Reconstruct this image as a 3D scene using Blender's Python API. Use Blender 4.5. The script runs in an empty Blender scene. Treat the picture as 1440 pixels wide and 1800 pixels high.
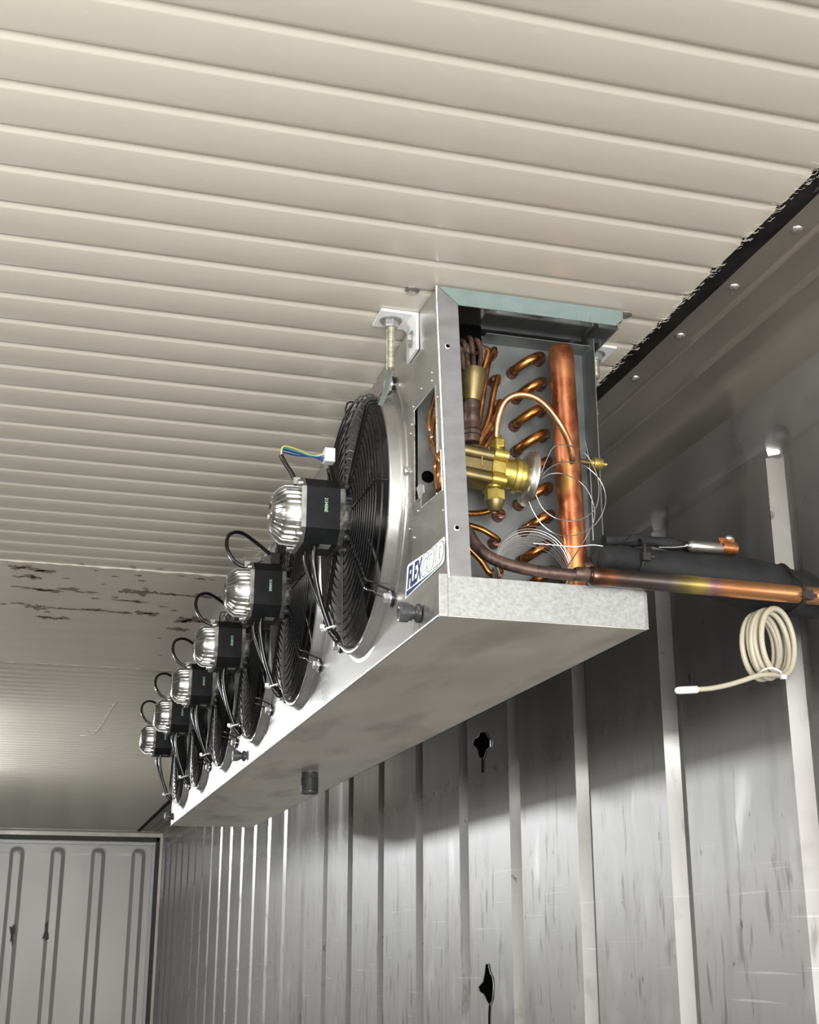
import bpy, bmesh, math, random
from mathutils import Vector as V, Matrix
R_ = random.Random(7)
PI = math.pi
SC = bpy.context.scene
COL = SC.collection
CAMZ = 1.5                                   # camera height above the floor
# ------------------------------------------------------------------ camera
FPX, CX, CY, VX, VY = 2300.0, 720.0, 900.0, 40.0, 1655.0
_Y = V((VX - CX, VY - CY, FPX)).normalized()           # world axes seen from the camera (right, down, forward)
_Z = V((0, -FPX * FPX / (VY - CY), FPX)); _Z = (_Z - _Y * _Z.dot(_Y)).normalized()
_X = _Y.cross(_Z); _X = _X if _X.x > 0 else -_X
AX = (_X, _Y, _Z)
cd = bpy.data.cameras.new('camera'); cam = bpy.data.objects.new('camera', cd); COL.objects.link(cam)
right = V([a.x for a in AX]); down = V([a.y for a in AX]); fwd = V([a.z for a in AX])
M = Matrix((right, -down, -fwd)).transposed().to_4x4(); M.translation = (0, 0, CAMZ)
cam.matrix_world = M
cd.sensor_fit = 'HORIZONTAL'; cd.sensor_width = 36.0; cd.lens = FPX / 1440 * 36
cd.clip_start = 0.05; cd.clip_end = 60
cd.dof.use_dof = True; cd.dof.focus_distance = 1.95; cd.dof.aperture_fstop = 34
SC.camera = cam
# ------------------------------------------------------------------ world, lights, exposure
SC.view_settings.view_transform = 'Standard'; SC.view_settings.look = 'None'
SC.view_settings.gamma = 1; SC.view_settings.use_curve_mapping = False
SC.view_settings.exposure = 0.0
w = bpy.data.worlds.new('sky'); SC.world = w; w.use_nodes = True
w.node_tree.nodes['Background'].inputs[0].default_value = (0.86, 0.93, 1.0, 1)
w.node_tree.nodes['Background'].inputs[1].default_value = 0.6
def area(name, loc, target, size, size_y, power, col=(1, 1, 1), spread=180):
    d = bpy.data.lights.new(name, 'AREA'); d.shape = 'RECTANGLE'; d.size = size; d.size_y = size_y
    d.energy = power; d.color = col; d.spread = math.radians(spread)
    o = bpy.data.objects.new(name, d); COL.objects.link(o); o.location = loc
    o.rotation_euler = (V(target) - V(loc)).to_track_quat('-Z', 'Y').to_euler()
    return o
area('daylight_at_open_doors', (-0.15, -3.3, 1.10), (-0.15, 0, 1.45), 2.3, 2.2, 268, (1.0, 0.985, 0.96))
area('middle_lamp_light', (-0.50, 1.85, 2.365), (-0.46, 1.85, 0), 0.10, 0.5, 15, (1.0, 0.97, 0.92))
def bulb_light(name, loc, radius, power, col):
    d = bpy.data.lights.new(name, 'POINT'); d.shadow_soft_size = radius; d.energy = power; d.color = col
    o = bpy.data.objects.new(name, d); COL.objects.link(o); o.location = loc
bulb_light('near_lamp_light', (-1.02, 0.85, 2.08), 0.06, 48, (1.0, 0.98, 0.95))
for by in (5.7, 6.5, 7.3): bulb_light('far_lamp_light', (-0.76, by, 2.20), 0.06, 37, (0.96, 0.985, 1.0))

# ------------------------------------------------------------------ helpers
def P(px, py, axis, val):
    """world point of a photo pixel on the plane axis=val (0 x, 1 y, 2 height above the camera)"""
    d = V((px - CX, py - CY, FPX)); r = V((_X.dot(d), _Y.dot(d), _Z.dot(d)))
    p = r * (val / r[axis]); return V((p.x, p.y, p.z + CAMZ))
def py_(y): return lambda px, py: P(px, py, 1, y)
class MB:
    def __init__(s): s.v = []; s.f = []
    def add(s, vs, fs):
        n = len(s.v); s.v += [V(p) for p in vs]; s.f += [tuple(i + n for i in f) for f in fs]; return s
    def box(s, a, b):
        x0, y0, z0 = a; x1, y1, z1 = b
        return s.add([(x0,y0,z0),(x1,y0,z0),(x1,y1,z0),(x0,y1,z0),(x0,y0,z1),(x1,y0,z1),(x1,y1,z1),(x0,y1,z1)],
                     [(0,3,2,1),(4,5,6,7),(0,1,5,4),(1,2,6,5),(2,3,7,6),(3,0,4,7)])
    def tube(s, pts, r, n=8, cap=True, closed=False):
        pts = [V(p) for p in pts]; k = len(pts)
        rad = r if isinstance(r, (list, tuple)) else [r] * k
        T = []
        for i in range(k):
            a = pts[i - 1] if (i or closed) else pts[0]; b = pts[(i + 1) % k] if (i < k - 1 or closed) else pts[-1]
            t = b - a; T.append(t.normalized() if t.length > 1e-9 else V((0, 0, 1)))
        u = T[0].orthogonal().normalized(); vs = []
        for i in range(k):
            u = (u - T[i] * u.dot(T[i])); u = u.normalized() if u.length > 1e-6 else T[i].orthogonal().normalized()
            q = T[i].cross(u)
            for j in range(n):
                a = 2 * PI * j / n; vs.append(pts[i] + (u * math.cos(a) + q * math.sin(a)) * rad[i])
        fs = []
        for i in range(k - 1 + (1 if closed else 0)):
            for j in range(n):
                a, b = i * n + j, i * n + (j + 1) % n; c, d = ((i + 1) % k) * n + (j + 1) % n, ((i + 1) % k) * n + j
                fs.append((a, b, c, d))
        if cap and not closed: fs += [tuple(range(n))[::-1], tuple((k - 1) * n + j for j in range(n))]
        return s.add(vs, fs)
    def lathe(s, o, axis, prof, n=24, phase=0.0):
        """prof: (distance along axis, radius); closes at radius 0"""
        o = V(o); ax = V(axis).normalized(); u = ax.orthogonal().normalized()
        if abs(ax.z) < 0.9: u = (V((0, 0, 1)) - ax * ax.z).normalized()
        q = ax.cross(u); vs = []; fs = []; k = len(prof)
        for d, r in prof:
            for j in range(n):
                a = 2 * PI * j / n + phase; vs.append(o + ax * d + (u * math.cos(a) + q * math.sin(a)) * max(r, 1e-5))
        for i in range(k - 1):
            for j in range(n):
                fs.append((i * n + j, i * n + (j + 1) % n, (i + 1) * n + (j + 1) % n, (i + 1) * n + j))
        return s.add(vs, fs)
    def prism(s, poly, vec):
        n = len(poly); poly = [V(p) for p in poly]; vec = V(vec)
        return s.add(poly + [p + vec for p in poly], [tuple(range(n))[::-1], tuple(range(n, 2 * n))] +
                     [(i, (i + 1) % n, n + (i + 1) % n, n + i) for i in range(n)])
    def build(s, name, mat, parent=None, kind=None, label=None, cat=None, group=None, smooth=50, bevel=0, origin=None):
        me = bpy.data.meshes.new(name)
        if origin is None and parent is None and s.v:
            origin = V((sum(p.x for p in s.v) / len(s.v), sum(p.y for p in s.v) / len(s.v), min(p.z for p in s.v)))
        off = wloc(parent) if parent is not None else V(origin or (0, 0, 0))
        me.from_pydata([p - off for p in s.v], [], s.f); me.update()
        bm = bmesh.new(); bm.from_mesh(me)
        bmesh.ops.remove_doubles(bm, verts=bm.verts, dist=1e-6)
        bmesh.ops.dissolve_degenerate(bm, edges=bm.edges, dist=1e-7)
        bmesh.ops.recalc_face_normals(bm, faces=bm.faces)
        if bevel:
            bmesh.ops.bevel(bm, geom=[e for e in bm.edges if len(e.link_faces) == 2 and e.calc_face_angle(0) > 0.6],
                            offset=bevel, segments=2, affect='EDGES', profile=0.6)
        bm.to_mesh(me); bm.free()
        if smooth:
            for p in me.polygons: p.use_smooth = True
            me.set_sharp_from_angle(angle=math.radians(smooth))
        me.materials.append(mat)
        o = bpy.data.objects.new(name, me); COL.objects.link(o)
        if parent is not None: o.parent = parent
        else: o.location = off
        return tag(o, label, cat, group, kind)
def wloc(o):
    p = V((0, 0, 0))
    while o is not None: p += o.location; o = o.parent
    return p
def tag(o, label=None, cat=None, group=None, kind=None):
    for k, v in (('label', label), ('category', cat), ('group', group), ('kind', kind)):
        if v: o[k] = v
    return o
def thing(name, loc, label, cat, group=None):
    o = bpy.data.objects.new(name, None); COL.objects.link(o); o.location = loc; o.empty_display_size = 0.05
    return tag(o, label, cat, group)
def copy_tree(o, parent=None, loc=None):
    c = o.copy(); COL.objects.link(c)
    if parent is not None: c.parent = parent
    if loc is not None: c.location = loc
    for ch in KIDS.get(o.name, []) or [x for x in COL.objects if x.parent == o]: copy_tree(ch, c)
    return c
KIDS = {}
def spline(pts, m=8):
    pts = [V(p) for p in pts]; out = []
    for i in range(len(pts) - 1):
        p0 = pts[max(i - 1, 0)]; p1 = pts[i]; p2 = pts[i + 1]; p3 = pts[min(i + 2, len(pts) - 1)]
        for k in range(m):
            t = k / m
            out.append(0.5 * ((2 * p1) + (p2 - p0) * t + (2 * p0 - 5 * p1 + 4 * p2 - p3) * t * t + (3 * p1 - p0 - 3 * p2 + p3) * t ** 3))
    return out + [pts[-1]]
def hexpts(o, axis, d, r, ph=0.0):
    return MB().lathe(o, axis, [(0, 0), (0, r * .93), (d * .12, r), (d * .85, r), (d, r * .9), (d, 0)], 6, ph)
def screw(mb, o, axis, r, h):
    return mb.lathe(o, axis, [(0, r), (h * .35, r), (h * .8, r * .75), (h, r * .4), (h, 0)], 12)
# ------------------------------------------------------------------ materials
def mat(name, c1, c2=None, rough=0.5, rough2=None, metal=0.0, scale=(6, 6, 6), detail=5, lo=0.35, hi=0.65,
        bump=0.0, bscale=None, coat=0.0, spec=0.5, distort=0.0):
    m = bpy.data.materials.new(name); m.use_nodes = True; nt = m.node_tree; N = nt.nodes; L = nt.links
    b = N['Principled BSDF']; b.inputs['Base Color'].default_value = (*c1, 1)
    b.inputs['Roughness'].default_value = rough; b.inputs['Metallic'].default_value = metal
    b.inputs['Specular IOR Level'].default_value = spec
    if coat: b.inputs['Coat Weight'].default_value = coat; b.inputs['Coat Roughness'].default_value = 0.12
    if c2 or rough2 is not None or bump:
        tc = N.new('ShaderNodeTexCoord'); mp = N.new('ShaderNodeMapping'); mp.inputs['Scale'].default_value = scale
        L.new(tc.outputs['Object'], mp.inputs['Vector'])
        nz = N.new('ShaderNodeTexNoise'); nz.inputs['Scale'].default_value = 1; nz.inputs['Detail'].default_value = detail
        nz.inputs['Distortion'].default_value = distort
        L.new(mp.outputs[0], nz.inputs['Vector'])
        mr = N.new('ShaderNodeMapRange'); mr.inputs['From Min'].default_value = lo; mr.inputs['From Max'].default_value = hi
        L.new(nz.outputs[0], mr.inputs['Value'])
        if c2:
            mx = N.new('ShaderNodeMix'); mx.data_type = 'RGBA'; mx.inputs['A'].default_value = (*c1, 1); mx.inputs['B'].default_value = (*c2, 1)
            L.new(mr.outputs[0], mx.inputs['Factor']); L.new(mx.outputs['Result'], b.inputs['Base Color'])
        if rough2 is not None:
            m2 = N.new('ShaderNodeMapRange'); m2.inputs['To Min'].default_value = rough; m2.inputs['To Max'].default_value = rough2
            L.new(mr.outputs[0], m2.inputs['Value']); L.new(m2.outputs[0], b.inputs['Roughness'])
        if bump:
            bp = N.new('ShaderNodeBump'); bp.inputs['Strength'].default_value = bump; bp.inputs['Distance'].default_value = 0.002
            if bscale:
                mp2 = N.new('ShaderNodeMapping'); mp2.inputs['Scale'].default_value = bscale; L.new(tc.outputs['Object'], mp2.inputs['Vector'])
                n2 = N.new('ShaderNodeTexNoise'); n2.inputs['Scale'].default_value = 1; n2.inputs['Detail'].default_value = 3
                L.new(mp2.outputs[0], n2.inputs['Vector']); L.new(n2.outputs[0], bp.inputs['Height'])
            else: L.new(nz.outputs[0], bp.inputs['Height'])
            L.new(bp.outputs[0], b.inputs['Normal'])
    return m
def add_marks(m, col, scale, lo, hi, amount=1.0, zfade=None, detail=4, rough=None, metal=None):
    """wear on top of a material: thresholded stretched noise mixed over its base colour"""
    nt = m.node_tree; N = nt.nodes; L = nt.links; b = N['Principled BSDF']
    tc = N.new('ShaderNodeTexCoord'); mp = N.new('ShaderNodeMapping'); mp.inputs['Scale'].default_value = scale
    mp.inputs['Location'].default_value = (R_.random() * 9, R_.random() * 9, R_.random() * 9)
    L.new(tc.outputs['Object'], mp.inputs['Vector'])
    nz = N.new('ShaderNodeTexNoise'); nz.inputs['Scale'].default_value = 1; nz.inputs['Detail'].default_value = detail
    L.new(mp.outputs[0], nz.inputs['Vector'])
    mr = N.new('ShaderNodeMapRange'); mr.inputs['From Min'].default_value = lo; mr.inputs['From Max'].default_value = hi
    mr.inputs['To Max'].default_value = amount
    L.new(nz.outputs[0], mr.inputs['Value']); fac = mr.outputs[0]
    if zfade:
        sp = N.new('ShaderNodeSeparateXYZ'); L.new(tc.outputs['Object'], sp.inputs[0])
        zr = N.new('ShaderNodeMapRange'); zr.inputs['From Min'].default_value = zfade[1]; zr.inputs['From Max'].default_value = zfade[0]
        L.new(sp.outputs[zfade[2] if len(zfade) > 2 else 2], zr.inputs['Value'])
        mu = N.new('ShaderNodeMath'); mu.operation = 'MULTIPLY'; L.new(fac, mu.inputs[0]); L.new(zr.outputs[0], mu.inputs[1]); fac = mu.outputs[0]
    mx = N.new('ShaderNodeMix'); mx.data_type = 'RGBA'; mx.inputs['B'].default_value = (*col, 1)
    src = b.inputs['Base Color'].links
    if src: L.new(src[0].from_socket, mx.inputs['A'])
    else: mx.inputs['A'].default_value = b.inputs['Base Color'].default_value
    L.new(fac, mx.inputs['Factor']); L.new(mx.outputs['Result'], b.inputs['Base Color'])
    if metal is not None:
        m3 = N.new('ShaderNodeMix'); m3.data_type = 'FLOAT'; m3.inputs['A'].default_value = b.inputs['Metallic'].default_value
        m3.inputs['B'].default_value = metal; L.new(fac, m3.inputs['Factor']); L.new(m3.outputs['Result'], b.inputs['Metallic'])
    if rough is not None:
        m2 = N.new('ShaderNodeMix'); m2.data_type = 'FLOAT'
        s2 = b.inputs['Roughness'].links
        if s2: L.new(s2[0].from_socket, m2.inputs['A'])
        else: m2.inputs['A'].default_value = b.inputs['Roughness'].default_value
        m2.inputs['B'].default_value = rough; L.new(fac, m2.inputs['Factor']); L.new(m2.outputs['Result'], b.inputs['Roughness'])
    return m
m_board = mat('painted ceiling board', (0.60, 0.56, 0.48), (0.64, 0.60, 0.52), 0.32, 0.42, 0.0, (3, 9, 3), coat=0.25)
add_marks(m_board, (0.68, 0.66, 0.61), (30, 45, 10), 0.66, 0.74, 0.35)
m_sheet = mat('peeling ceiling sheet', (0.60, 0.55, 0.485), (0.66, 0.605, 0.535), 0.4, 0.5, 0.0, (3, 12, 3), bump=0.25, bscale=(2, 14, 2))
m_peel = mat('bare patch under peeled paint', (0.17, 0.13, 0.10), (0.24, 0.185, 0.145), 0.7, scale=(40, 60, 10))
m_back = mat('dark ceiling core', (0.05, 0.05, 0.05), rough=0.8)
m_wall = mat('worn aluminium wall', (0.46, 0.455, 0.45), (0.54, 0.535, 0.53), 0.17, 0.27, 0.86, (4, 10, 1.2), bump=0.06, bscale=(3, 7, 1.5))
add_marks(m_wall, (0.46, 0.455, 0.45), (5, 9, 2.5), 0.12, 0.42, 1.0, zfade=(1.74, 1.93), detail=7, rough=0.50)
add_marks(m_wall, (0.46, 0.455, 0.45), (12, 5, 5), 0.25, 0.62, 0.9, zfade=(2.32, 2.06), detail=9, rough=0.45, metal=0.55)
add_marks(m_wall, (0.22, 0.21, 0.20), (6, 50, 9), 0.60, 0.70, 0.75, zfade=(1.6, 1.95))
add_marks(m_wall, (0.34, 0.33, 0.32), (6, 24, 3), 0.56, 0.72, 0.6, zfade=(1.7, 2.1))
add_marks(m_wall, (0.85, 0.85, 0.86), (5, 3, 170), 0.66, 0.72, 0.45, zfade=(1.45, 1.75), rough=0.55)
add_marks(m_wall, (0.24, 0.23, 0.225), (9, 16, 14), 0.60, 0.76, 0.55, zfade=(1.5, 1.8), detail=8)
add_marks(m_wall, (0.62, 0.62, 0.63), (7, 9, 5), 0.58, 0.72, 0.6, zfade=(1.4, 1.9), detail=7)
add_marks(m_wall, (0.10, 0.10, 0.10), (22, 60, 26), 0.70, 0.76, 0.8, zfade=(2.1, 2.3))
m_margin = mat('dull metal margin', (0.26, 0.24, 0.21), (0.32, 0.295, 0.26), 0.34, 0.46, 0.5, (9, 3, 9))
m_door = mat('grey painted door skin', (0.42, 0.415, 0.395), (0.48, 0.475, 0.455), 0.42, 0.5, 0.25, (2, 2, 1))
m_dark = mat('dull grey wall', (0.20, 0.20, 0.195), (0.26, 0.26, 0.25), 0.5, 0.6, 0.3, (3, 3, 1))
m_gasket = mat('black rubber', (0.012, 0.012, 0.012), (0.03, 0.03, 0.03), 0.55, scale=(30, 30, 30))
m_sealant = mat('dusty black sealant', (0.004, 0.004, 0.004), (0.016, 0.016, 0.016), 0.8, spec=0.2, scale=(25, 12, 25), bump=0.6, bscale=(60, 40, 60))
add_marks(m_sealant, (0.22, 0.22, 0.21), (30, 7, 20), 0.66, 0.74, 0.6)
m_fibre = mat('pale fibre fluff', (0.78, 0.74, 0.64), rough=0.9)
m_floor = mat('grey floor', (0.24, 0.23, 0.22), (0.32, 0.31, 0.29), 0.5, 0.65, 0.2, (3, 3, 3))
m_panel = mat('rolled aluminium', (0.48, 0.48, 0.475), (0.58, 0.58, 0.575), 0.24, 0.40, 0.9, (5, 3, 12), bump=0.05, bscale=(6, 6, 6))
m_mirror = mat('smooth dark aluminium', (0.60, 0.60, 0.60), (0.68, 0.68, 0.68), 0.12, 0.2, 0.95, (6, 3, 6), bump=0.04, bscale=(8, 8, 8))
m_flange = mat('satin aluminium edge', (0.24, 0.24, 0.245), (0.29, 0.29, 0.295), 0.40, 0.5, 0.6, (20, 20, 60))
m_galv = mat('galvanised steel', (0.33, 0.34, 0.34), (0.48, 0.495, 0.49), 0.34, 0.56, 0.6, (190, 190, 230), detail=4, lo=0.3, hi=0.7)
m_traybot = mat('tray underside', (0.72, 0.69, 0.63), (0.82, 0.79, 0.73), 0.34, 0.46, 0.7, (6, 4, 6))
add_marks(m_traybot, (0.46, 0.42, 0.37), (9, 3, 9), 0.52, 0.70, 0.8, detail=6)
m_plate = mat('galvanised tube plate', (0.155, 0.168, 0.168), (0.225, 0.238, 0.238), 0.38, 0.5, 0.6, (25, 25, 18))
m_film = mat('pale blue green protective film', (0.17, 0.225, 0.222), (0.20, 0.255, 0.25), 0.4, scale=(30, 30, 60))
m_wire = mat('black coated wire', (0.008, 0.008, 0.009), rough=0.22, spec=0.6)
m_black = mat('black satin motor shell', (0.004, 0.0048, 0.0055), (0.008, 0.009, 0.0098), 0.45, scale=(50, 50, 50), spec=0.22)
m_blade = mat('black fan blade', (0.014, 0.014, 0.015), (0.03, 0.03, 0.03), 0.38, scale=(20, 20, 20))
m_cast = mat('bright cast aluminium', (0.34, 0.34, 0.33), (0.47, 0.47, 0.455), 0.15, 0.25, 0.95, (60, 60, 60))
m_capwire = mat('capillary wire', (0.42, 0.42, 0.41), rough=0.3, metal=0.9)
m_steel = mat('bright zinc steel', (0.72, 0.73, 0.73), (0.85, 0.85, 0.84), 0.22, 0.35, 0.95, (80, 80, 80))
m_white = mat('white painted steel', (0.85, 0.86, 0.86), rough=0.45)
m_zinc = mat('yellowish zinc thread', (0.55, 0.52, 0.42), (0.78, 0.75, 0.64), 0.3, scale=(40, 40, 300), metal=0.85)
m_copper = mat('copper pipe', (0.40, 0.115, 0.055), (0.62, 0.25, 0.12), 0.26, 0.44, 0.9, (30, 30, 22), distort=0.6)
add_marks(m_copper, (0.80, 0.52, 0.38), (55, 55, 60), 0.66, 0.72, 0.7, zfade=(2.37, 2.27))
add_marks(m_copper, (0.60, 0.36, 0.10), (34, 34, 20), 0.54, 0.62, 0.75, zfade=(2.10, 2.20), detail=6)
add_marks(m_copper, (0.20, 0.035, 0.02), (22, 22, 16), 0.53, 0.64, 0.7, zfade=(2.16, 2.26), detail=6)
m_copper2 = mat('tanned copper bend', (0.36, 0.14, 0.04), (0.50, 0.235, 0.075), 0.2, 0.32, 0.92, (50, 50, 50))
add_marks(m_copper2, (0.16, 0.05, 0.03), (60, 60, 60), 0.5, 0.66, 0.7)
m_joint = mat('dark brazed joint', (0.16, 0.062, 0.045), (0.30, 0.16, 0.13), 0.25, 0.4, 0.85, (120, 120, 120))
m_tubec = mat('bright copper tube', (0.54, 0.25, 0.105), (0.66, 0.35, 0.16), 0.2, 0.3, 0.95, (40, 40, 40))
m_burnt = mat('heat blackened copper', (0.05, 0.035, 0.03), (0.16, 0.10, 0.08), 0.4, 0.55, 0.6, (60, 60, 60), bump=0.3, bscale=(90, 90, 90))
add_marks(m_burnt, (0.55, 0.26, 0.14), (45, 45, 45), 0.62, 0.7, 0.6)
m_brass = mat('cast brass', (0.47, 0.36, 0.085), (0.60, 0.48, 0.14), 0.3, 0.42, 0.85, (40, 40, 40), bump=0.15, bscale=(250, 250, 250))
m_brass2 = mat('dull brass', (0.20, 0.155, 0.072), (0.28, 0.22, 0.105), 0.36, 0.46, 0.85, (30, 30, 30))
m_bulb = mat('brushed steel', (0.50, 0.49, 0.46), (0.62, 0.61, 0.58), 0.25, 0.36, 0.95, (40, 40, 40))
m_foam = mat('black foam insulation', (0.007, 0.0075, 0.0085), (0.015, 0.016, 0.018), 0.7, 0.8, 0.0, (25, 25, 25), bump=0.35, bscale=(160, 160, 160))
m_cream = mat('cream cable sheath', (0.50, 0.465, 0.36), rough=0.4)
m_plastic = mat('grey black plastic', (0.035, 0.037, 0.04), (0.06, 0.062, 0.066), 0.35, scale=(60, 60, 60))
m_sticker = mat('white sticker', (0.80, 0.86, 0.84), rough=0.35)
m_navy = mat('navy ink', (0.016, 0.032, 0.13), rough=0.35)
m_ink = mat('pale green print', (0.50, 0.80, 0.62), rough=0.5)
m_labelgrey = mat('grey rating plate', (0.32, 0.32, 0.31), (0.16, 0.16, 0.16), 0.4, scale=(260, 90, 260), lo=0.45, hi=0.55)
m_void = mat('hole and shade black', (0.003, 0.003, 0.003), rough=0.95, spec=0.0)
m_blue = mat('blue wire', (0.03, 0.06, 0.30), rough=0.4)
m_yellow = mat('yellow wire', (0.75, 0.62, 0.22), rough=0.4)
m_green = mat('green wire', (0.06, 0.35, 0.30), rough=0.4)
m_fin = mat('coil fins', (0.22, 0.22, 0.22), (0.40, 0.40, 0.40), 0.4, metal=0.7, scale=(2, 400, 2))
# the copper line, tempered by brazing: soot, straw yellow and purple bands along its length
def tempered(name):
    m = mat(name, (0.72, 0.36, 0.17), rough=0.26, metal=0.92); nt = m.node_tree; N = nt.nodes; L = nt.links
    tc = N.new('ShaderNodeTexCoord'); sp = N.new('ShaderNodeSeparateXYZ'); L.new(tc.outputs['Object'], sp.inputs[0])
    nz = N.new('ShaderNodeTexNoise'); nz.inputs['Scale'].default_value = 35; L.new(tc.outputs['Object'], nz.inputs['Vector'])
    ad = N.new('ShaderNodeMath'); ad.operation = 'MULTIPLY_ADD'; ad.inputs[1].default_value = 0.03; L.new(nz.outputs[0], ad.inputs[0]); L.new(sp.outputs[0], ad.inputs[2])
    mr = N.new('ShaderNodeMapRange'); mr.inputs['From Min'].default_value = -0.10; mr.inputs['From Max'].default_value = 0.28; L.new(ad.outputs[0], mr.inputs['Value'])
    cr = N.new('ShaderNodeValToRGB'); L.new(mr.outputs[0], cr.inputs[0]); e = cr.color_ramp.elements
    e[0].position = 0.0; e[0].color = (0.06, 0.04, 0.035, 1); e[1].position = 1.0; e[1].color = (0.80, 0.42, 0.20, 1)
    for p, c in ((0.08, (0.26, 0.12, 0.07)), (0.14, (0.14, 0.10, 0.09)), (0.30, (0.16, 0.14, 0.14)), (0.38, (0.36, 0.28, 0.12)), (0.44, (0.70, 0.55, 0.16)), (0.49, (0.50, 0.27, 0.30)), (0.55, (0.74, 0.34, 0.15))):
        x = e.new(p); x.color = (*c, 1)
    L.new(cr.outputs[0], N['Principled BSDF'].inputs['Base Color']); return m
m_line = tempered('tempered copper line')

# ------------------------------------------------------------------ the setting
ZC = CAMZ + 0.90                              # ceiling
XW, YB, XL, YF = 1.088, 11.70, -1.40, -3.4    # right wall, back wall, left wall, open end
PITCH, Y0 = 0.0863, 1.2106
XE = 0.862                                    # cut edge of the ceiling boards
MB().box((XL - .06, YF, -0.08), (XW + .1, YB + .3, 0)).build('floor', m_floor, kind='structure', smooth=0)
ceil = MB().box((XL - .06, YF, ZC + .012), (XW + .1, YB + .3, ZC + .05)).build('ceiling', m_back, kind='structure', smooth=0)
def board_mesh():
    # underside: sloped face rising out of the joint, flat run, rolled near edge
    prof = [(0.0, .0046), (0.0022, .0044), (0.0065, .0028), (0.0105, .0008), (0.0135, 0.0), (0.074, 0.0), (0.0800, .0004), (0.0840, .0016), (0.0856, .0046), (PITCH, .0048), (PITCH, .011), (0.0, .011)]
    return [V((XL, y, z)) for y, z in prof]
ks = [k for k in range(-53, 122) if not (3.22 < Y0 + k * PITCH < 4.50)]
first = None
for k in ks:
    y = Y0 + k * PITCH
    if first is None:
        first = MB().prism([p + V((0, y, ZC)) for p in board_mesh()], (XE - XL, 0, 0)).build('ceiling_board', m_board, ceil, smooth=50)
        y_first = y
        # keep the material's coordinates per board
    else:
        c = first.copy(); COL.objects.link(c); c.location = (R_.uniform(-.004, .004), y - y_first, 0)
# plain repair sheet with peeling paint
sh = MB().box((XL, 3.275, ZC - .003), (XE, 4.55, ZC + .010)).build('ceiling_sheet', m_sheet, ceil, smooth=0)
def blot(cx, cy, w, h, seed, z, n=22):
    r = random.Random(seed); pts = []
    ph = [r.uniform(0, 6.28) for _ in range(4)]
    for i in range(n):
        a = 2 * PI * i / n; k = 1 + .30 * math.sin(3 * a + ph[0]) + .22 * math.sin(5 * a + ph[1]) + .2 * math.sin(8 * a + ph[2]) + r.uniform(-.12, .12)
        pts.append(V((cx + w * k * math.cos(a), cy + h * k * math.sin(a), z)))
    return pts
peel = MB(); rp = random.Random(3)
def flake(px, py, wpx, hpx):
    c = P(px, py, 2, .897); wx = wpx * c.y / FPX * .5; hy = hpx * c.y * c.y / 2150 * .5
    sub = max(1, int(wpx / 14))
    for i in range(sub):
        f = (i + .5) / sub - .5
        peel.prism(blot(c.x + f * 2 * wx + rp.uniform(-.004, .004), c.y + f * wx * .1 + rp.uniform(-.3, .3) * hy, wx / sub * rp.uniform(.9, 1.7), hy * rp.uniform(.45, 1.0), rp.random(), ZC - .0036), (0, 0, .0008))
for a in ((40, 998, 40, 10), (75, 1003, 40, 7), (57, 1014, 30, 8), (30, 1013, 14, 3), (115, 1016, 14, 3), (30, 1031, 20, 3), (65, 1035, 40, 4), (90, 1038, 26, 5),
          (122, 1036, 22, 7), (155, 1041, 30, 4), (225, 1039, 26, 10), (248, 1040, 22, 10), (258, 1034, 10, 4), (285, 1043, 44, 5), (318, 1046, 30, 5), (352, 1049, 24, 9),
          (378, 1050, 16, 6), (165, 1052, 14, 3), (204, 1050, 7, 4), (225, 1056, 40, 4), (246, 1058, 24, 4), (32, 1061, 22, 5), (60, 1065, 30, 9), (70, 1069, 14, 8),
          (90, 1068, 14, 4), (118, 1070, 32, 5), (165, 1072, 42, 5), (212, 1076, 46, 4), (260, 1078, 36, 7), (95, 1086, 44, 8), (76, 1084, 14, 4), (85, 1076, 10, 3),
          (308, 1073, 9, 4), (286, 1066, 14, 3), (342, 1090, 46, 13), (315, 1106, 34, 8), (320, 1092, 30, 5), (350, 1017, 12, 4), (375, 1019, 10, 3), (246, 1012, 12, 3), (205, 1013, 12, 3),
          (248, 1020, 10, 3), (318, 1012, 10, 3), (278, 1122, 7, 2), (283, 1152, 5, 2), (170, 1003, 6, 3), (145, 992, 7, 2), (235, 997, 7, 2), (282, 1000, 8, 2), (4, 1061, 8, 4), (184, 1027, 7, 2)):
    flake(*a)
o = peel.build('peeled_paint', m_peel, ceil, smooth=0); o['kind'] = 'stuff'
edge = MB(); re = random.Random(5)
for yy, zz in ((3.273, ZC - .002), (4.552, ZC - .002)):
    x = -0.35
    while x < XE - .02:
        l = re.uniform(.02, .09)
        edge.tube([(x, yy + re.uniform(-.003, .003), zz), (x + l * .5, yy + re.uniform(-.004, .004), zz - .002), (x + l, yy, zz)], [.001, re.uniform(.0012, .003), .001], 5)
        x += l + re.uniform(0, .05)
edge.build('lifted_paint_edge', m_board, ceil, kind='stuff')
# crease in the far boards and scratches on the near ones
cre = MB().tube(spline([P(212, 1222, 2, .9055), P(196, 1243, 2, .9068), P(180, 1270, 2, .9068), P(160, 1289, 2, .9066), P(120, 1291, 2, .9055)], 5), [.004] * 3 + [.0078] * 15 + [.003] * 3, 8)
cre.build('dent_crease', m_board, ceil)
# screws in the ceiling beside the cooler
for px, py in ((725, 511), (1099, 554)):
    c = P(px, py, 2, .9); screw(MB(), (c.x, c.y, ZC + .001), (0, 0, -1), .011, .004).build('ceiling_screw', m_bulb, ceil)
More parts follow.
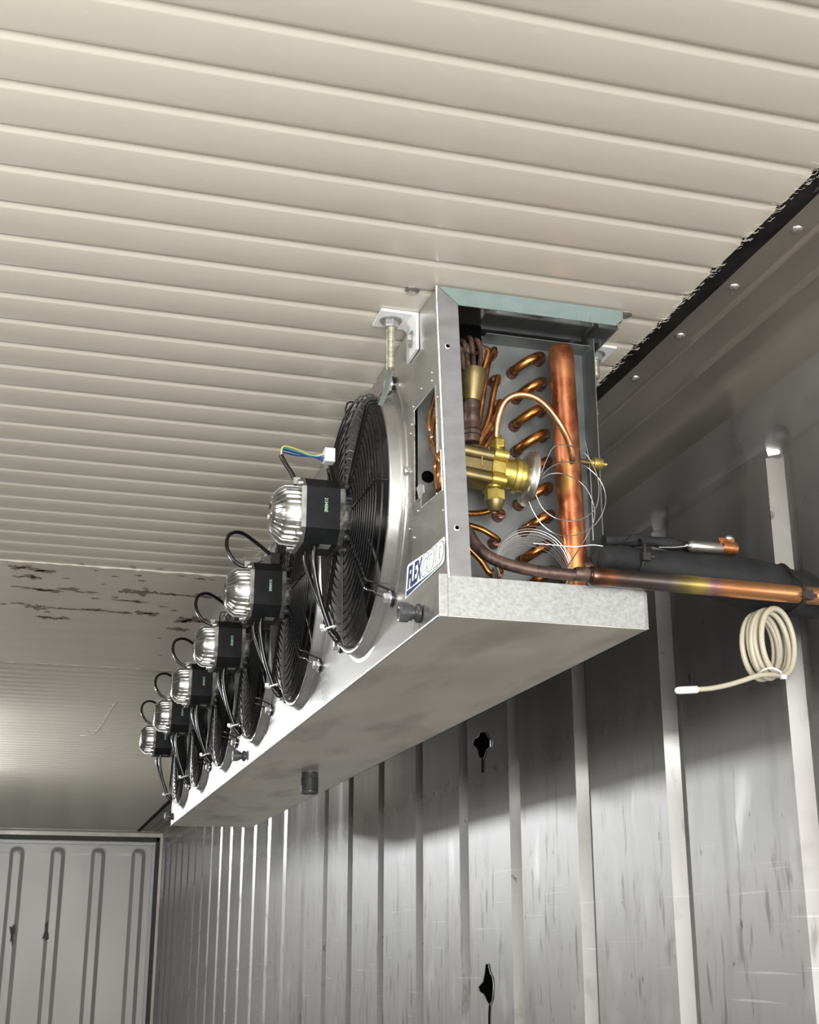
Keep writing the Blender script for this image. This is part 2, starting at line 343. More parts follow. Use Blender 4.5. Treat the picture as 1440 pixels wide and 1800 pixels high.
# black sealed gap and metal margin between ceiling and right wall
gap = MB(); n = 160; re = random.Random(9); vs = []
for i in range(n + 1):
    y = YF + (YB - YF) * i / n
    vs += [V((XE - .0045, y, ZC + .006)), V((XE - .003 + re.uniform(-.001, .003), y, ZC + .0005)), V((XE + .013, y, ZC - .004 + re.uniform(-.002, .002))), V((.889 + re.uniform(-.001, .001), y, ZC - .001)), V((.905, y, ZC + .006))]
gap.add(vs, [(i * 5 + j, i * 5 + j + 1, (i + 1) * 5 + j + 1, (i + 1) * 5 + j) for i in range(n) for j in range(4)])
gap = gap.build('trim_1', m_sealant, kind='structure')
fl = MB(); re = random.Random(4)
for _ in range(260):
    y = re.choice([Y0 + re.randint(-3, 9) * PITCH + re.uniform(-.03, .012), re.uniform(.95, 1.9)])
    x = XE + re.uniform(-.006, .004); l = re.uniform(.005, .02); a = re.uniform(2.4, 3.6)
    p0 = V((x, y, ZC - .002)); p2 = p0 + V((math.cos(a) * l, math.sin(a) * l * .6 - l * .3, -re.uniform(.001, .006)))
    fl.tube([p0, (p0 + p2) / 2 + V((0, re.uniform(-.003, .003), -.002)), p2], .00020, 3)
fl.build('fibre_fluff', m_fibre, gap, kind='stuff')
marg = [(.886, .008), (.889, .0), (.931, .0), (.9345, -.0045), (.9375, -.0055), (.944, .002), (.994, .0), (.999, -.0055), (1.003, -.0065), (1.012, .002), (1.046, .002), (1.062, -.002), (1.074, -.009), (1.082, -.019), (1.0865, -.033), (1.0875, -.047), (1.0875, -.05), (1.10, -.05), (1.10, .02), (.886, .02)]
marg = [(x, z - 0.0) for x, z in marg]
mg = MB().prism([V((x, YF, ZC + z)) for x, z in marg], (0, YB - YF, 0)).build('trim_2', m_margin, kind='structure', smooth=24)
rv = None
for i in range(-12, 50):
    y = 1.339 + .1675 * i
    if rv is None:
        rv = screw(MB(), (.9105, y, ZC + .001), (0, 0, -1), .0085, .0045).build('rivet', m_steel, mg); yv = y
    else:
        c = rv.copy(); COL.objects.link(c); c.location = (R_.uniform(-.001, .001), y - yv, 0)
# pressed sheet: a height field over (u, z) with round ended channels
def pressed(name, mat_, origin, udir, ndir, us, z0, z1, chans, depth, ztop, wl, wr, wb, u0, u1, kind='structure', parent=None, zlow=None):
    """chans: channel centres along u; wl / wb / wr: width of the far slope, the flat and the near slope; depth along ndir"""
    half = wb / 2 + max(wl, wr)
    uu = {u0, u1}
    for c in chans:
        for k in (-wb/2-wl-.001, -wb/2-wl, -wb/2-wl*.75, -wb/2-wl*.4, -wb/2-wl*.12, -wb/2, 0, wb/2, wb/2+wr*.12, wb/2+wr*.4, wb/2+wr*.75, wb/2+wr, wb/2+wr+.001):
            if u0 < c + k < u1: uu.add(round(c + k, 5))
    uu = sorted(uu)
    zz = [z0] + [z0 + (ztop - half * 1.6 - z0) * i / 10 for i in range(1, 11)] + [ztop - half * 1.5 + half * 1.6 * i / 14 for i in range(15)] + [z1]
    zz = sorted(set(round(z, 5) for z in zz))
    sm = lambda t: max(0, min(1, t)) ** 2 * (3 - 2 * max(0, min(1, t)))
    def h(u, z):
        best = 0
        for c in chans:
            if abs(u - c) > half + .01: continue
            du = u - c; dz = max(0, z - (ztop - half))
            if dz > 0:
                r = math.hypot(du, dz); e = (r - wb / 2) / (half - wb / 2)
            else: e = (du - wb / 2) / wr if du > 0 else (-du - wb / 2) / wl
            best = max(best, max(0, min(1, (1 - e) if dz <= 0 else sm(1 - e))))
        return best * depth
    O = V(origin); U = V(udir); Nn = V(ndir); vs = [O + U * u + V((0, 0, z)) + Nn * h(u, z) for z in zz for u in uu]
    m = len(uu)
    fs = [(i * m + j, i * m + j + 1, (i + 1) * m + j + 1, (i + 1) * m + j) for i in range(len(zz) - 1) for j in range(m - 1)]
    return MB().add(vs, fs).build(name, mat_, parent, kind=kind, smooth=30, origin=(0, 0, 0) if parent is None else None)
cy = [1.735, 2.155, 2.57, 2.98, 3.37, 3.79, 4.237, 4.67, 5.08, 5.52] + [5.94 + .42 * i for i in range(14)]
cy = [1.735 - .42 * i for i in range(12, 0, -1)] + cy
wall = pressed('wall_right', m_wall, (XW, 0, 0), (0, 1, 0), (1, 0, 0), None, 0, ZC - .03, [c - .018 for c in cy], .021, CAMZ + .785, .030, .019, .026, YF, YB)
MB().box((XL - .06, YF, 0), (XL, YB, ZC + .02)).build('wall_left', m_dark, kind='structure', smooth=0)
# back wall with the frame, gasket and pressed door
D = CAMZ
bw = MB()
bw.box((XL, YB + .03, 0), (XW + .05, YB + .10, ZC + .02)).build('wall_back', m_margin, kind='structure', smooth=0)
fr = MB().box((XL, YB - .02, D + .848), (XW - .004, YB + .03, ZC)); fr.box((1.062, YB - .02, 0), (XW - .004, YB + .03, D + .848))
fr.build('trim_3', m_margin, kind='structure', smooth=0)
ln = MB().tube([(XL, YB - .022, ZC - .012), (XW - .01, YB - .022, ZC - .012)], .007, 8).build('trim_4', m_flange, kind='structure')
dr = MB().box((XL + .08, YB + .012, 0.02), (1.03, YB + .03, D + .808)).build('door_1', m_door, kind='structure', smooth=0, origin=(0, 0, 0))
MB().box((XL, YB - .005, D + .812), (1.055, YB + .029, D + .846)).box((1.032, YB - .005, 0), (1.060, YB + .029, D + .846)).build('door_seal', m_gasket, dr, smooth=0)
lip = MB().box((XL + .08, YB - .004, D + .778), (1.028, YB + .012, D + .808)).box((1.000, YB - .004, 0.02), (1.028, YB + .012, D + .777)).build('door_rim', m_flange, dr, smooth=0, bevel=.003)
gx = [.888, .553, .222, -.108, -.438, -.768, -1.1]
pressed('pressed_skin', m_door, (0, YB + .011, 0), (1, 0, 0), (0, -1, 0), None, .03, D + .777, gx, .026, D + .757, .030, .034, .055, XL + .09, 0.999, kind=None, parent=dr)
for px, py in ((22, 1640), (81, 1640)):
    c = P(px, py, 1, 11.69); MB().prism([V((p.x, YB - .018, p.y)) for p in [V((q.x, q.y)) for q in blot(c.x, c.z, .02, .075, px, 0, 14)]], (0, .003, 0)).build('scuff', m_gasket, dr, smooth=0)
# torn holes in the right wall
def torn(pts, label):
    pp = [P(a, b, 0, XW - .0015) for a, b in pts]
    h = MB().prism([p for p in pp], (.003, 0, 0)).build('torn_hole', m_void, wall, smooth=0)
    c = sum(pp, V()) / len(pp)
    rim = MB()
    rim.tube([p + (p - c) * .03 + V((-.0008, 0, 0)) for p in pp], .0011, 5, closed=True)
    rim.build('torn_edge', m_wall, h)
    return pp
a = torn([(854, 1695), (859, 1695), (862, 1710), (866, 1717), (868, 1730), (867, 1745), (866, 1757), (861, 1766), (857, 1760), (852, 1748), (844, 1742), (842, 1735), (850, 1726), (853, 1711)], '')
MB().tube([P(861, 1766, 0, XW - .002), P(860, 1785, 0, XW - .002), P(860, 1830, 0, XW - .002)], .0022, 5).build('crack', m_void, wall)
b = torn([(845, 1288), (853, 1287), (857, 1293), (862, 1302), (862, 1312), (856, 1318), (852, 1330), (848, 1334), (843, 1330), (840, 1316), (832, 1308), (834, 1300), (842, 1295)], '')
MB().tube([P(848, 1334, 0, XW - .002), P(848, 1358, 0, XW - .002)], .0018, 5).build('crack', m_void, wall)

# ------------------------------------------------------------------ lamps of the place, out of frame
def lamp(loc, label):
    t = thing('ceiling_lamp', loc, label, 'lamp'); x, y, z = loc
    MB().box((x - .05, y - .62, z + .03), (x + .05, y + .62, z + .058)).build('housing', m_white, t, smooth=0, bevel=.004)
    for s in (-1, 1): MB().box((x - .02, y + s * .5 - .02, min(z + .055, ZC - .004)), (x + .02, y + s * .5 + .02, ZC)).build('mount', m_galv, t, smooth=0)
lamp((-.50, 1.85, 2.337), 'white batten lamp under the ceiling beside the cooler')
t = thing('wall_lamp', (-1.02, .85, 1.96), 'single bulb on an arm from the left wall near the open end', 'lamp')
MB().box((XL, .83, 1.96), (-1.0, .87, 1.98)).box((-1.04, .83, 1.96), (-1.0, .87, 2.01)).build('arm', m_galv, t, smooth=0)
t = thing('wall_lamp', (-.90, 6.5, 2.14), 'long white lamp with three bulbs on arms from the left wall', 'lamp')
MB().box((-.90, 5.5, 2.10), (-.87, 7.5, 2.13)).build('rail', m_white, t, smooth=0, bevel=.003)
for by in (5.7, 6.5, 7.3):
    MB().box((-.88, by - .012, 2.11), (-.74, by + .012, 2.125)).box((-.78, by - .02, 2.11), (-.74, by + .02, 2.14)).build('bulb_holder', m_galv, t, smooth=0)
for by in (5.8, 7.2): MB().box((XL, by - .02, 2.10), (-.90, by + .02, 2.125)).build('arm', m_galv, t, smooth=0)

# ------------------------------------------------------------------ the cooler
X0, YN, YE, XB = .495, 1.616, 5.054, .797
ZB, ZT, ZH = CAMZ + .41, CAMZ + .897, CAMZ + .467
FC = [2.03 + .523 * k for k in range(6)]; FZ = CAMZ + .668; RO = .213
cool = thing('evaporator_cooler', (X0, YN, ZB), 'long aluminium evaporator cooler hung under the ceiling, near end open', 'cooler')
pan = MB()
def ring_cell(y0, y1, yc):
    an = sorted(set([2 * PI * i / 56 for i in range(56)] + [math.atan2(z - FZ, y - yc) % (2 * PI) for y in (y0, y1) for z in (ZB, ZT)]))
    vs = []
    for a in an:
        c, s = math.cos(a), math.sin(a); t = 1e9
        if c > 1e-9: t = min(t, (y1 - yc) / c)
        if c < -1e-9: t = min(t, (y0 - yc) / c)
        if s > 1e-9: t = min(t, (ZT - FZ) / s)
        if s < -1e-9: t = min(t, (ZB - FZ) / s)
        vs += [V((X0, yc + (RO + .022) * c, FZ + (RO + .022) * s)), V((X0, yc + t * c, FZ + t * s))]
    n = len(an); pan.add(vs, [(2 * i, 2 * i + 1, 2 * ((i + 1) % n) + 1, 2 * ((i + 1) % n)) for i in range(n)])
for k, yc in enumerate(FC): ring_cell(yc - .2615, yc + .2615, yc)
yc1 = FC[0] - .2615; yc6 = FC[-1] + .2615
pan.add([(X0, yc6, ZB), (X0, YE, ZB), (X0, YE, ZT), (X0, yc6, ZT)], [(0, 1, 2, 3)])
# near bay with the rough cut window; the sheet leans in towards its lower near corner
cl = lambda t: max(0.0, min(1.0, t))
def fx(y, z):
    dn = cl((ZT - .02 - z) / (ZT - .02 - ZH)) if z > ZH else cl((z - ZB) / (ZH - ZB))
    return X0 + .0155 * dn * cl(1 - (y - YN) / .145)
def PF(px, py, d=0.0):
    p = P(px, py, 0, X0)
    for _ in range(4): p = P(px, py, 0, fx(p.y, p.z) - d)
    return p
hole = [(1.640, .752), (1.737, .752), (1.737, .608), (1.710, .608), (1.710, .591), (1.628, .591), (1.628, .650), (1.640, .650)]
ys = sorted({YN, yc1, 1.628, 1.640, 1.660, 1.685, 1.710, 1.737, 1.752}); zs = sorted({ZB, ZH, ZT, ZT - .02} | {CAMZ + z for z in (.50, .53, .56, .591, .608, .630, .650, .68, .715, .752, .80, .84)})
for i in range(len(ys) - 1):
    for j in range(len(zs) - 1):
        ym, zm = (ys[i] + ys[i + 1]) / 2, (zs[j] + zs[j + 1]) / 2 - CAMZ
        if (1.640 < ym < 1.737 and .650 < zm < .752) or (1.628 < ym < 1.737 and .608 < zm < .650) or (1.628 < ym < 1.710 and .591 < zm < .608): continue
        pan.add([(fx(y, z), y, z) for y, z in ((ys[i], zs[j]), (ys[i + 1], zs[j]), (ys[i + 1], zs[j + 1]), (ys[i], zs[j + 1]))], [(0, 1, 2, 3)])
pan.build('front_panel', m_panel, cool, smooth=0)
# raised rim of the rough cut and the tab bent out of it
MB().tube([(fx(y, z + CAMZ) - .0005, y, z + CAMZ) for y, z in hole], .0012, 5, closed=True).build('cut_edge', m_steel, cool)
MB().prism([PF(732, 858, .001), PF(739, 849, .006), PF(744, 852, .008), PF(745, 866, .006), PF(737, 879, .001)], (.0012, 0, 0)).build('bent_tab', m_panel, cool, smooth=0)
# end flange of the front panel, with its two holes
ef = MB(); zb = ZH - .004
x1 = fx(YN, zb); zk = ZT - .026
for dy in (0, -.0012): ef.add([(x1, YN + dy, zb), (x1 + .031, YN + dy, zb), (X0 + .031, YN + dy, zk), (X0, YN + dy, ZT)], [(0, 1, 2, 3)])
ef.add([], [(i, (i + 1) % 4, 4 + (i + 1) % 4, 4 + i) for i in range(4)]) if False else ef.f.extend([(i, (i + 1) % 4, 4 + (i + 1) % 4, 4 + i) for i in range(4)])
ef.build('end_flange', m_flange, cool, smooth=0)
MB().tube([(x1 - .0008, YN - .0005, zb), (X0 - .0008, YN - .0005, ZT - .02), (X0 - .0008, YN - .0005, ZT)], .0020, 6).build('folded_edge', m_steel, cool)
for px, py in ((787, 609), (803, 928)):
    c = P(px, py, 1, YN - .001)
    MB().lathe((c.x, YN - .0012, c.z), (0, -1, 0), [(0, .0030), (.0009, .0044), (.0012, .0030), (.0002, .0030)], 12).build('hole_rim', m_steel, cool)
    MB().lathe((c.x, YN - .0013, c.z), (0, -1, 0), [(0, .0030), (.0004, 0.0)], 12).build('screw_hole', m_void, cool)
# top plate with its film covered end flange
MB().box((X0 + .001, YN, ZT - .0015), (.778, YE, ZT)).box((.776, YN, ZT - .03), (.778, YE, ZT - .0015)).build('top_plate', m_mirror, cool, smooth=0)
tf = MB().add([(X0 + .002, YN - .001, ZT), (.783, YN - .001, ZT), (.783, YN - .001, ZT - .016), (.771, YN - .001, ZT - .026), (X0 + .032, YN - .001, ZT - .026)], [(0, 1, 2, 3, 4)])
v = [p.copy() for p in tf.v]; tf = MB().prism(v, (0, .0015, 0)); tf.build('top_flange', m_film, cool, smooth=0)
# torn scraps of film along its lower edge
rag = MB(); re = random.Random(11)
for i in range(26):
    x = X0 + .045 + i * .0092 + re.uniform(-.003, .003); h = re.choice([.003, .004, .010, .013])
    rag.prism([(x, YN - .0016, ZT - .026), (x + re.uniform(.005, .009), YN - .0016, ZT - .026), (x + .003, YN - .0022, ZT - .026 + h)], (0, .0006, 0))
rag.build('torn_film', m_film, cool, kind='stuff', smooth=0)
MB().prism([(.7835, YN - .001, ZT), (.7835, YN - .001, ZT - .016), (.7835, YN + .02, ZT - .016), (.7835, YN + .02, ZT)], (.0012, 0, 0)).build('flange_return', m_galv, cool, smooth=0)
# drip tray: floor, near lip with folded corners, back lip
MB().box((X0 + .001, YN, ZB), (XB, YE, ZB + .0015)).box((XB - .0015, YN, ZB), (XB, YE, ZH - .02)).build('drip_tray', m_traybot, cool, smooth=0)
lipm = MB().box((X0 + .012, YN - .002, ZB + .001), (XB - .006, YN, ZH - .001)); lipm.build('tray_lip', m_galv, cool, smooth=0)
MB().box((X0 - .001, YN - .0032, ZB - .001), (X0 + .012, YN + .001, ZH + .001)).build('tray_corner', m_galv, cool, smooth=0, bevel=.0011)
MB().add([(XB - .006, YN - .002, ZB + .003), (XB + .001, YN - .001, ZB), (XB + .001, YN - .001, ZH - .004), (XB - .006, YN - .002, ZH - .001), (XB - .006, YN + .02, ZB + .003), (XB + .001, YN + .02, ZB), (XB + .001, YN + .02, ZH - .004), (XB - .006, YN + .02, ZH - .001)],
         [(0, 1, 2, 3), (4, 5, 6, 7), (0, 1, 5, 4), (1, 2, 6, 5), (2, 3, 7, 6), (3, 0, 4, 7)]).build('tray_corner', m_galv, cool, smooth=0, bevel=.0008)
MB().tube([(X0 - .0005, YN, ZB + .0005), (X0 - .0005, YE, ZB + .0005)], .0022, 6).build('folded_edge', m_galv, cool)
c = P(545, 1358, 2, .41); st = MB()
prof = [(-.004, .0), (-.004, .021), (.012, .021), (.014, .0225)]
z = .014
while z < .046: prof += [(z + .001, .0225), (z + .002, .0212), (z + .003, .0225)]; z += .003
prof += [(.052, .0222), (.054, .020), (.054, .016), (.03, .016), (.03, 0)]
st.lathe((c.x, c.y, ZB), (0, 0, -1), prof, 28).build('drain_stub', m_plastic, cool)
# tube plate at the near end, coil behind it
YP = 1.738
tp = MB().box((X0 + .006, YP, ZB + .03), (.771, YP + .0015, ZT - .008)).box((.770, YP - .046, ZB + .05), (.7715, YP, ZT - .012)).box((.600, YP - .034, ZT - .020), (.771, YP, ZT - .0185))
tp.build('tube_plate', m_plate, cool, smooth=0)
MB().box((.56, YP + .01, ZB + .04), (.765, YE - .05, ZT - .02)).build('finned_coil', m_fin, cool, smooth=0)
MB().box((X0 + .002, YE - .002, ZB), (XB, YE, ZT)).build('end_plate', m_panel, cool, smooth=0)
MB().box((X0 + .004, YP - .022, ZT - .066), (.596, YP - .0008, ZT - .003)).build('inner_shade_block', m_void, cool, smooth=0)  # black block added as painted shade for the dark corner behind the distributor
c = P(752, 838, 1, YP - .001); MB().lathe((c.x, YP - .0008, c.z), (0, -1, 0), [(0, .0095), (.0006, .009), (.0007, 0)], 20).build('round_hole', m_void, cool)
# return bends
def bend(a, b, bulge=.022, r=.0072):
    a = V((a.x, YP, a.z)); b = V((b.x, YP, b.z)); ab = b - a; out = V((0, -1, 0)); st = .012
    pts = [a, a + out * st * .6] + [a + ab * (.5 - .5 * math.cos(t)) + out * (st + bulge * math.sin(t)) for t in [PI * i / 10 for i in range(11)]] + [b + out * st * .6, b]
    o = MB().tube(pts, r, 12).build('return_bend', m_copper2, cool)
    for p in (a, b): MB().lathe(p + V((0, 0, 0)), (0, -1, 0), [(0, .0094), (.002, .0090), (.006, .0084), (.013, .0084), (.0145, .0073)], 14).build('brazed_collar', m_joint, o)
Q = py_(YP - .012)
for A, B in (((904, 652), (950, 630)), ((911, 697), (953, 674)), ((908, 745), (954, 720)), ((911, 790), (958, 764)), ((918, 842), (962, 812)), ((916, 884), (964, 857)), ((925, 930), (966, 906)), ((920, 984), (962, 958)), ((930, 1030), (968, 1004))):
    bend(Q(*A), Q(*B))
# feeder stubs of the left tube column and their thin copper tubes
m_ft = m_copper2
for A, pts in (((866, 620), [(858, 640), (850, 690), (842, 740), (835, 770)]), ((872, 668), [(868, 690), (858, 740), (842, 772)]), ((876, 712), [(866, 740), (850, 765), (838, 788)]), ((866, 766), [(856, 780), (846, 796)]),
               ((879, 904), [(868, 897), (845, 902), (815, 903)]), ((872, 952), [(866, 942), (845, 930), (812, 920)]), ((876, 1006), [(862, 1008), (845, 985), (815, 955)])):
    a = Q(*A); a = V((a.x, YP, a.z))
    mid = [P(x, y, 1, YP - .030) for x, y in pts]
    path = spline([a, a + V((0, -.016, 0)), a + V((-.002, -.026, -.002))] + mid, 5)
    o = MB().tube(path, .0046, 8).build('feeder_tube', m_ft, cool)
    MB().lathe(a, (0, -1, 0), [(0, .0095), (.012, .0088), (.016, .0075), (.017, 0)], 12).build('brazed_collar', m_joint, o)
# feeders seen through the cut window
for pts in ([(766, 690), (756, 735), (757, 775), (768, 800), (776, 812)], [(772, 700), (763, 740), (760, 775), (771, 796)], [(779, 755), (770, 790), (766, 825), (770, 862)], [(783, 765), (775, 800), (772, 840), (777, 858)], [(779, 790), (776, 825), (776, 865)]):
    MB().tube(spline([P(x, y, 0, X0 + .020 + .003 * (i % 3)) for i, (x, y) in enumerate(pts)], 6), .0036, 8).build('feeder_tube', m_tubec, cool)
# header pipe with its schrader port and the stub of the suction line
HX, HY, HR = .7185, 1.678, .0188
ht = P(988, 612, 1, HY - .01).z
hd = MB().lathe((HX, HY, ZB + .055), (-.0085, 0, ht - ZB - .055), [(0, 0), (0, HR)] + [((ht - ZB - .055) * t / 8, HR) for t in range(9)] + [(ht - ZB - .049, HR * .86), (ht - ZB - .046, HR * .5), (ht - ZB - .045, 0)], 32)
hd = hd.build('header_pipe', m_copper, cool)
c = P(1040, 815, 1, HY); sv = MB().tube([(HX + .012, HY - .004, c.z), (HX + .032, HY - .002, c.z)], .0045, 10)
sv.build('service_port', m_brass2, cool)
sv = MB().lathe((HX + .030, HY - .002, c.z), (1, 0, 0), [(0, .0048), (.004, .0052), (.0045, .0088), (.017, .0088), (.019, .0075), (.0195, .003), (.026, .003), (.026, 0)], 16); sv.build('service_valve', m_brass, cool)
MB().tube(spline([(HX, HY, CAMZ + .512), (HX + .02, HY, CAMZ + .510), (HX + .05, HY - .002, CAMZ + .508)], 4), .0165, 16).build('suction_stub', m_burnt, cool)
# front panel screws, rivets and knobs
for px, py in ((717, 828), (759, 655), (759, 669), (727, 715)):
    c = PF(px, py); r = .0075 if px == 717 else .0022
    if px == 717: hexpts((c.x, c.y, c.z), (-1, 0, 0), .006, r).build('panel_screw', m_steel, cool)
    else: MB().lathe((c.x, c.y, c.z), (-1, 0, 0), [(0, r), (.0012, r * .8), (.0014, 0)], 8).build('panel_rivet', m_steel, cool)
for px, py in ((741, 683), (769, 698), (722, 762), (724, 746), (735, 898), (779, 897), (729, 945), (727, 945), (720, 930), (768, 868)):
    c = PF(px, py); MB().lathe((c.x, c.y, c.z), (-1, 0, 0), [(0, .0022), (.0012, .0018), (.0014, 0)], 8).build('panel_rivet', m_steel, cool)
kn = None
for px, py in ((737, 1078), (430, 1329), (304, 1435)):
    c = P(px, py, 0, X0)
    k = MB().lathe((X0, c.y, c.z), (-1, 0, 0), [(0, .0135), (.004, .0135), (.007, .009), (.011, .0085), (.011, .0115), (.016, .0115), (.016, .0135), (.029, .0135), (.030, .012), (.030, .006), (.028, .004), (.028, 0)], 28)
    k = k.build('drain_knob', m_plastic, cool); g = MB()
    for j in range(28):
        a = 2 * PI * j / 28; g.box((X0 - .0285, c.y + .0135 * math.cos(a) - .0005, c.z + .0135 * math.sin(a) - .0005), (X0 - .017, c.y + .0135 * math.cos(a) + .0005, c.z + .0135 * math.sin(a) + .0005))
    g.build('knurling', m_plastic, k)
# fan shrouds pressed into the panel: flat lip, bell and outer bead
for yc in FC:
    s = MB().lathe((X0, yc, FZ), (-1, 0, 0), [(-.045, RO - .005), (.010, RO - .004), (.015, RO - .002), (.0175, RO + .001), (.0175, RO + .006), (.015, RO + .009), (.003, RO + .0125), (0, RO + .016), (-.001, RO + .026)], 72)
    s.build('fan_shroud', m_panel, cool, smooth=40)
    for s_ in (-1, 1):
        MB().tube([(X0 + .001, yc + s_ * .2565 * math.cos(a), FZ + .2565 * math.sin(a)) for a in [(-.72 + 1.44 * i / 16) for i in range(17)]], .0035, 8).build('panel_bead', m_panel, cool)
# sticker with the maker's name
def text_mesh(txt, size, shear=0.0, offset=0.0, extrude=0.0):
    cu = bpy.data.curves.new('lettering', 'FONT'); cu.body = txt; cu.size = size; cu.shear = shear; cu.offset = offset; cu.extrude = extrude
    cu.resolution_u = 4
    ob = bpy.data.objects.new('lettering', cu); COL.objects.link(ob); dg = bpy.context.evaluated_depsgraph_get()
    me = bpy.data.meshes.new_from_object(ob.evaluated_get(dg)); bpy.data.objects.remove(ob); bpy.data.curves.remove(cu)
    return [v.co.copy() for v in me.vertices], [tuple(p.vertices) for p in me.polygons]
SL = [V((713, 1053)), V((781, 996)), V((783, 942)), V((716, 993))]    # lower left, lower right, upper right, upper left
def S(u, v, d):
    q = SL[0].lerp(SL[1], u).lerp(SL[3].lerp(SL[2], u), v); return PF(q.x, q.y, d + .0006)
out = [(0, 0), (.30, .05), (.62, .075), (.96, .12), (1.0, .2), (1.0, .93), (.975, 1.0), (.93, .995), (.60, .93), (.30, .95), (.04, .98), (.01, .93)]
stk = MB().prism([S(u, v, .0003) for u, v in out], (-.0005, 0, 0)).build('sticker', m_sticker, cool, smooth=0)
def letters(txt, u0, u1, v0, v1, d, m, name, off=0.0, shear=.16):
    vs, fs = text_mesh(txt, 1.0, shear, off); x0 = min(p.x for p in vs); x1 = max(p.x for p in vs); y0 = min(p.y for p in vs); y1 = max(p.y for p in vs)
    MB().add([S(u0 + (p.x - x0) / (x1 - x0) * (u1 - u0), v0 + (p.y - y0) / (y1 - y0) * (v1 - v0), d) for p in vs], fs).build(name, m, stk, smooth=0)
letters('FLEX', .03, .40, .25, .90, .0012, m_navy, 'lettering', .028)
letters('COLD', .385, .975, .215, .945, .0012, m_navy, 'letter_outline', .055)
letters('COLD', .395, .965, .235, .925, .0015, m_sticker, 'lettering', .036)
MB().prism([S(u, v, .0011) for u, v in ((.02, .06), (.30, .105), (.62, .135), (.97, .165), (.62, .16), (.30, .175), (.02, .20))], (-.0003, 0, 0)).build('underline', m_navy, stk, smooth=0)

# ------------------------------------------------------------------ distributor and expansion valve
vy = 1.668
dist = thing('expansion_valve', P(850, 900, 1, vy), 'brass expansion valve with round steel head in the open cooler end', 'valve')
dz = lambda px, py: P(px, py, 1, vy)
top = dz(833, 652); bot = dz(829, 706); lo = dz(829, 778)
ax = (top - bot); L_ = ax.length; axn = ax.normalized()
MB().lathe(bot, axn, [(0, 0), (0, .0135), (L_ * .12, .0150), (L_ * .75, .0195), (L_ * .86, .0200), (L_, .0195), (L_ + .001, .017), (L_ + .001, 0)], 28).build('distributor', m_brass2, dist)
k = (bot - lo).length; rb = random.Random(2)
prof = [(0, 0), (0, .0120), (k * .16, .0122), (k * .17, .0145), (k * .26, .0145), (k * .28, .0118)] + [(k * (.30 + .7 * i / 10), .0118 + rb.uniform(0, .0018)) for i in range(11)]
MB().lathe(lo, (bot - lo), prof, 20).build('blackened_nipple', m_burnt, dist)
for j, (ex, ey, eyw) in enumerate(((806, 612, .05), (814, 600, .055), (826, 594, .055), (838, 598, .055), (849, 612, .06), (818, 606, .06), (842, 606, .06))):
    a = 2 * PI * j / 7 + .4; s = top + V((math.cos(a) * .0125, math.sin(a) * .0125 , -.002))
    s = dz((812, 820, 829, 838, 847, 823, 842)[j], 655) + V((0, (-.008, -.012, -.012, -.010, -.004, .004, .006)[j], 0))
    e = dz(ex, ey)
    m_ = dz((810, 817, 829, 843, 856, 820, 848)[j], 622)
    MB().tube(spline([s, m_ + V((0, -.006, 0)), e, e + V((-.003, eyw * .5, .005)), e + V((-.008, eyw, .006))], 6), .0040, 8).build('distributor_tube', m_burnt if j != 4 else m_copper2, dist)
# body: cast block with two bulges, bright flange, neck, steel diaphragm head. local axis runs right and slightly down
A0 = dz(816, 817); A1 = dz(934, 842); av = (A1 - A0); aL = av.length; av.normalize()
upv = V((0, 0, 1)); upv = (upv - av * upv.dot(av)).normalized(); bk = av.cross(upv)
if bk.y < 0: bk = -bk
pxm = aL / 119.0
def blk(x0, x1, pts, name, m, bev=.0015):
    MB().prism([A0 + av * (x0 * pxm) + upv * (z * pxm) + bk * (y * pxm) for y, z in pts], av * ((x1 - x0) * pxm)).build(name, m, dist, bevel=bev, smooth=40)
def lobed(z0, z1, dep):
    h = (z1 - z0); r = []
    arc = lambda zc, rz, d0, d1: [(-(d0 + (d1 - d0) * math.sin(u)), zc - rz * math.cos(u)) for u in [PI * i / 8 for i in range(9)]]
    r = [(-dep * .45, z0)] + arc(z0 + h * .17, h * .16, dep * .62, dep) + arc(z1 - h * .17, h * .16, dep * .62, dep) + [(-dep * .45, z1)]
    k = [(y, z) for y, z in r]; k.insert(10, (-dep * .76, z0 + h * .36)); k.insert(11, (-dep * .76, z1 - h * .36))
    return k + [(dep, z1), (dep, z0)]
blk(-26, 44, lobed(-30, 31, 22), 'valve_body', m_brass2, 0)
blk(44, 68, lobed(-32, 34, 28), 'flange', m_brass, 0)
nk = MB().lathe(A0 + av * (66 * pxm), av, [(0, 0), (0, 25 * pxm), (18 * pxm, 25 * pxm), (20 * pxm, 29 * pxm), (27 * pxm, 30 * pxm), (29 * pxm, 26.5 * pxm), (42 * pxm, 27 * pxm), (43 * pxm, 0)], 32).build('neck', m_brass, dist)
MB().lathe(A0 + av * (105 * pxm), av, [(-3 * pxm, 26 * pxm), (0, 40 * pxm), (4 * pxm, 45 * pxm), (8 * pxm, 46.5 * pxm), (9.5 * pxm, 48 * pxm), (12.5 * pxm, 48 * pxm), (13.5 * pxm, 46 * pxm), (17 * pxm, 40 * pxm), (20 * pxm, 18 * pxm), (21 * pxm, 0)], 48).build('diaphragm_head', m_bulb, dist)
MB().lathe(A0 + av * (18 * pxm) + upv * 30 * pxm, upv, [(0, 0), (0, 18 * pxm), (4 * pxm, 17 * pxm), (7 * pxm, 13 * pxm), (7 * pxm, 0)], 20).build('inlet_boss', m_brass2, dist)
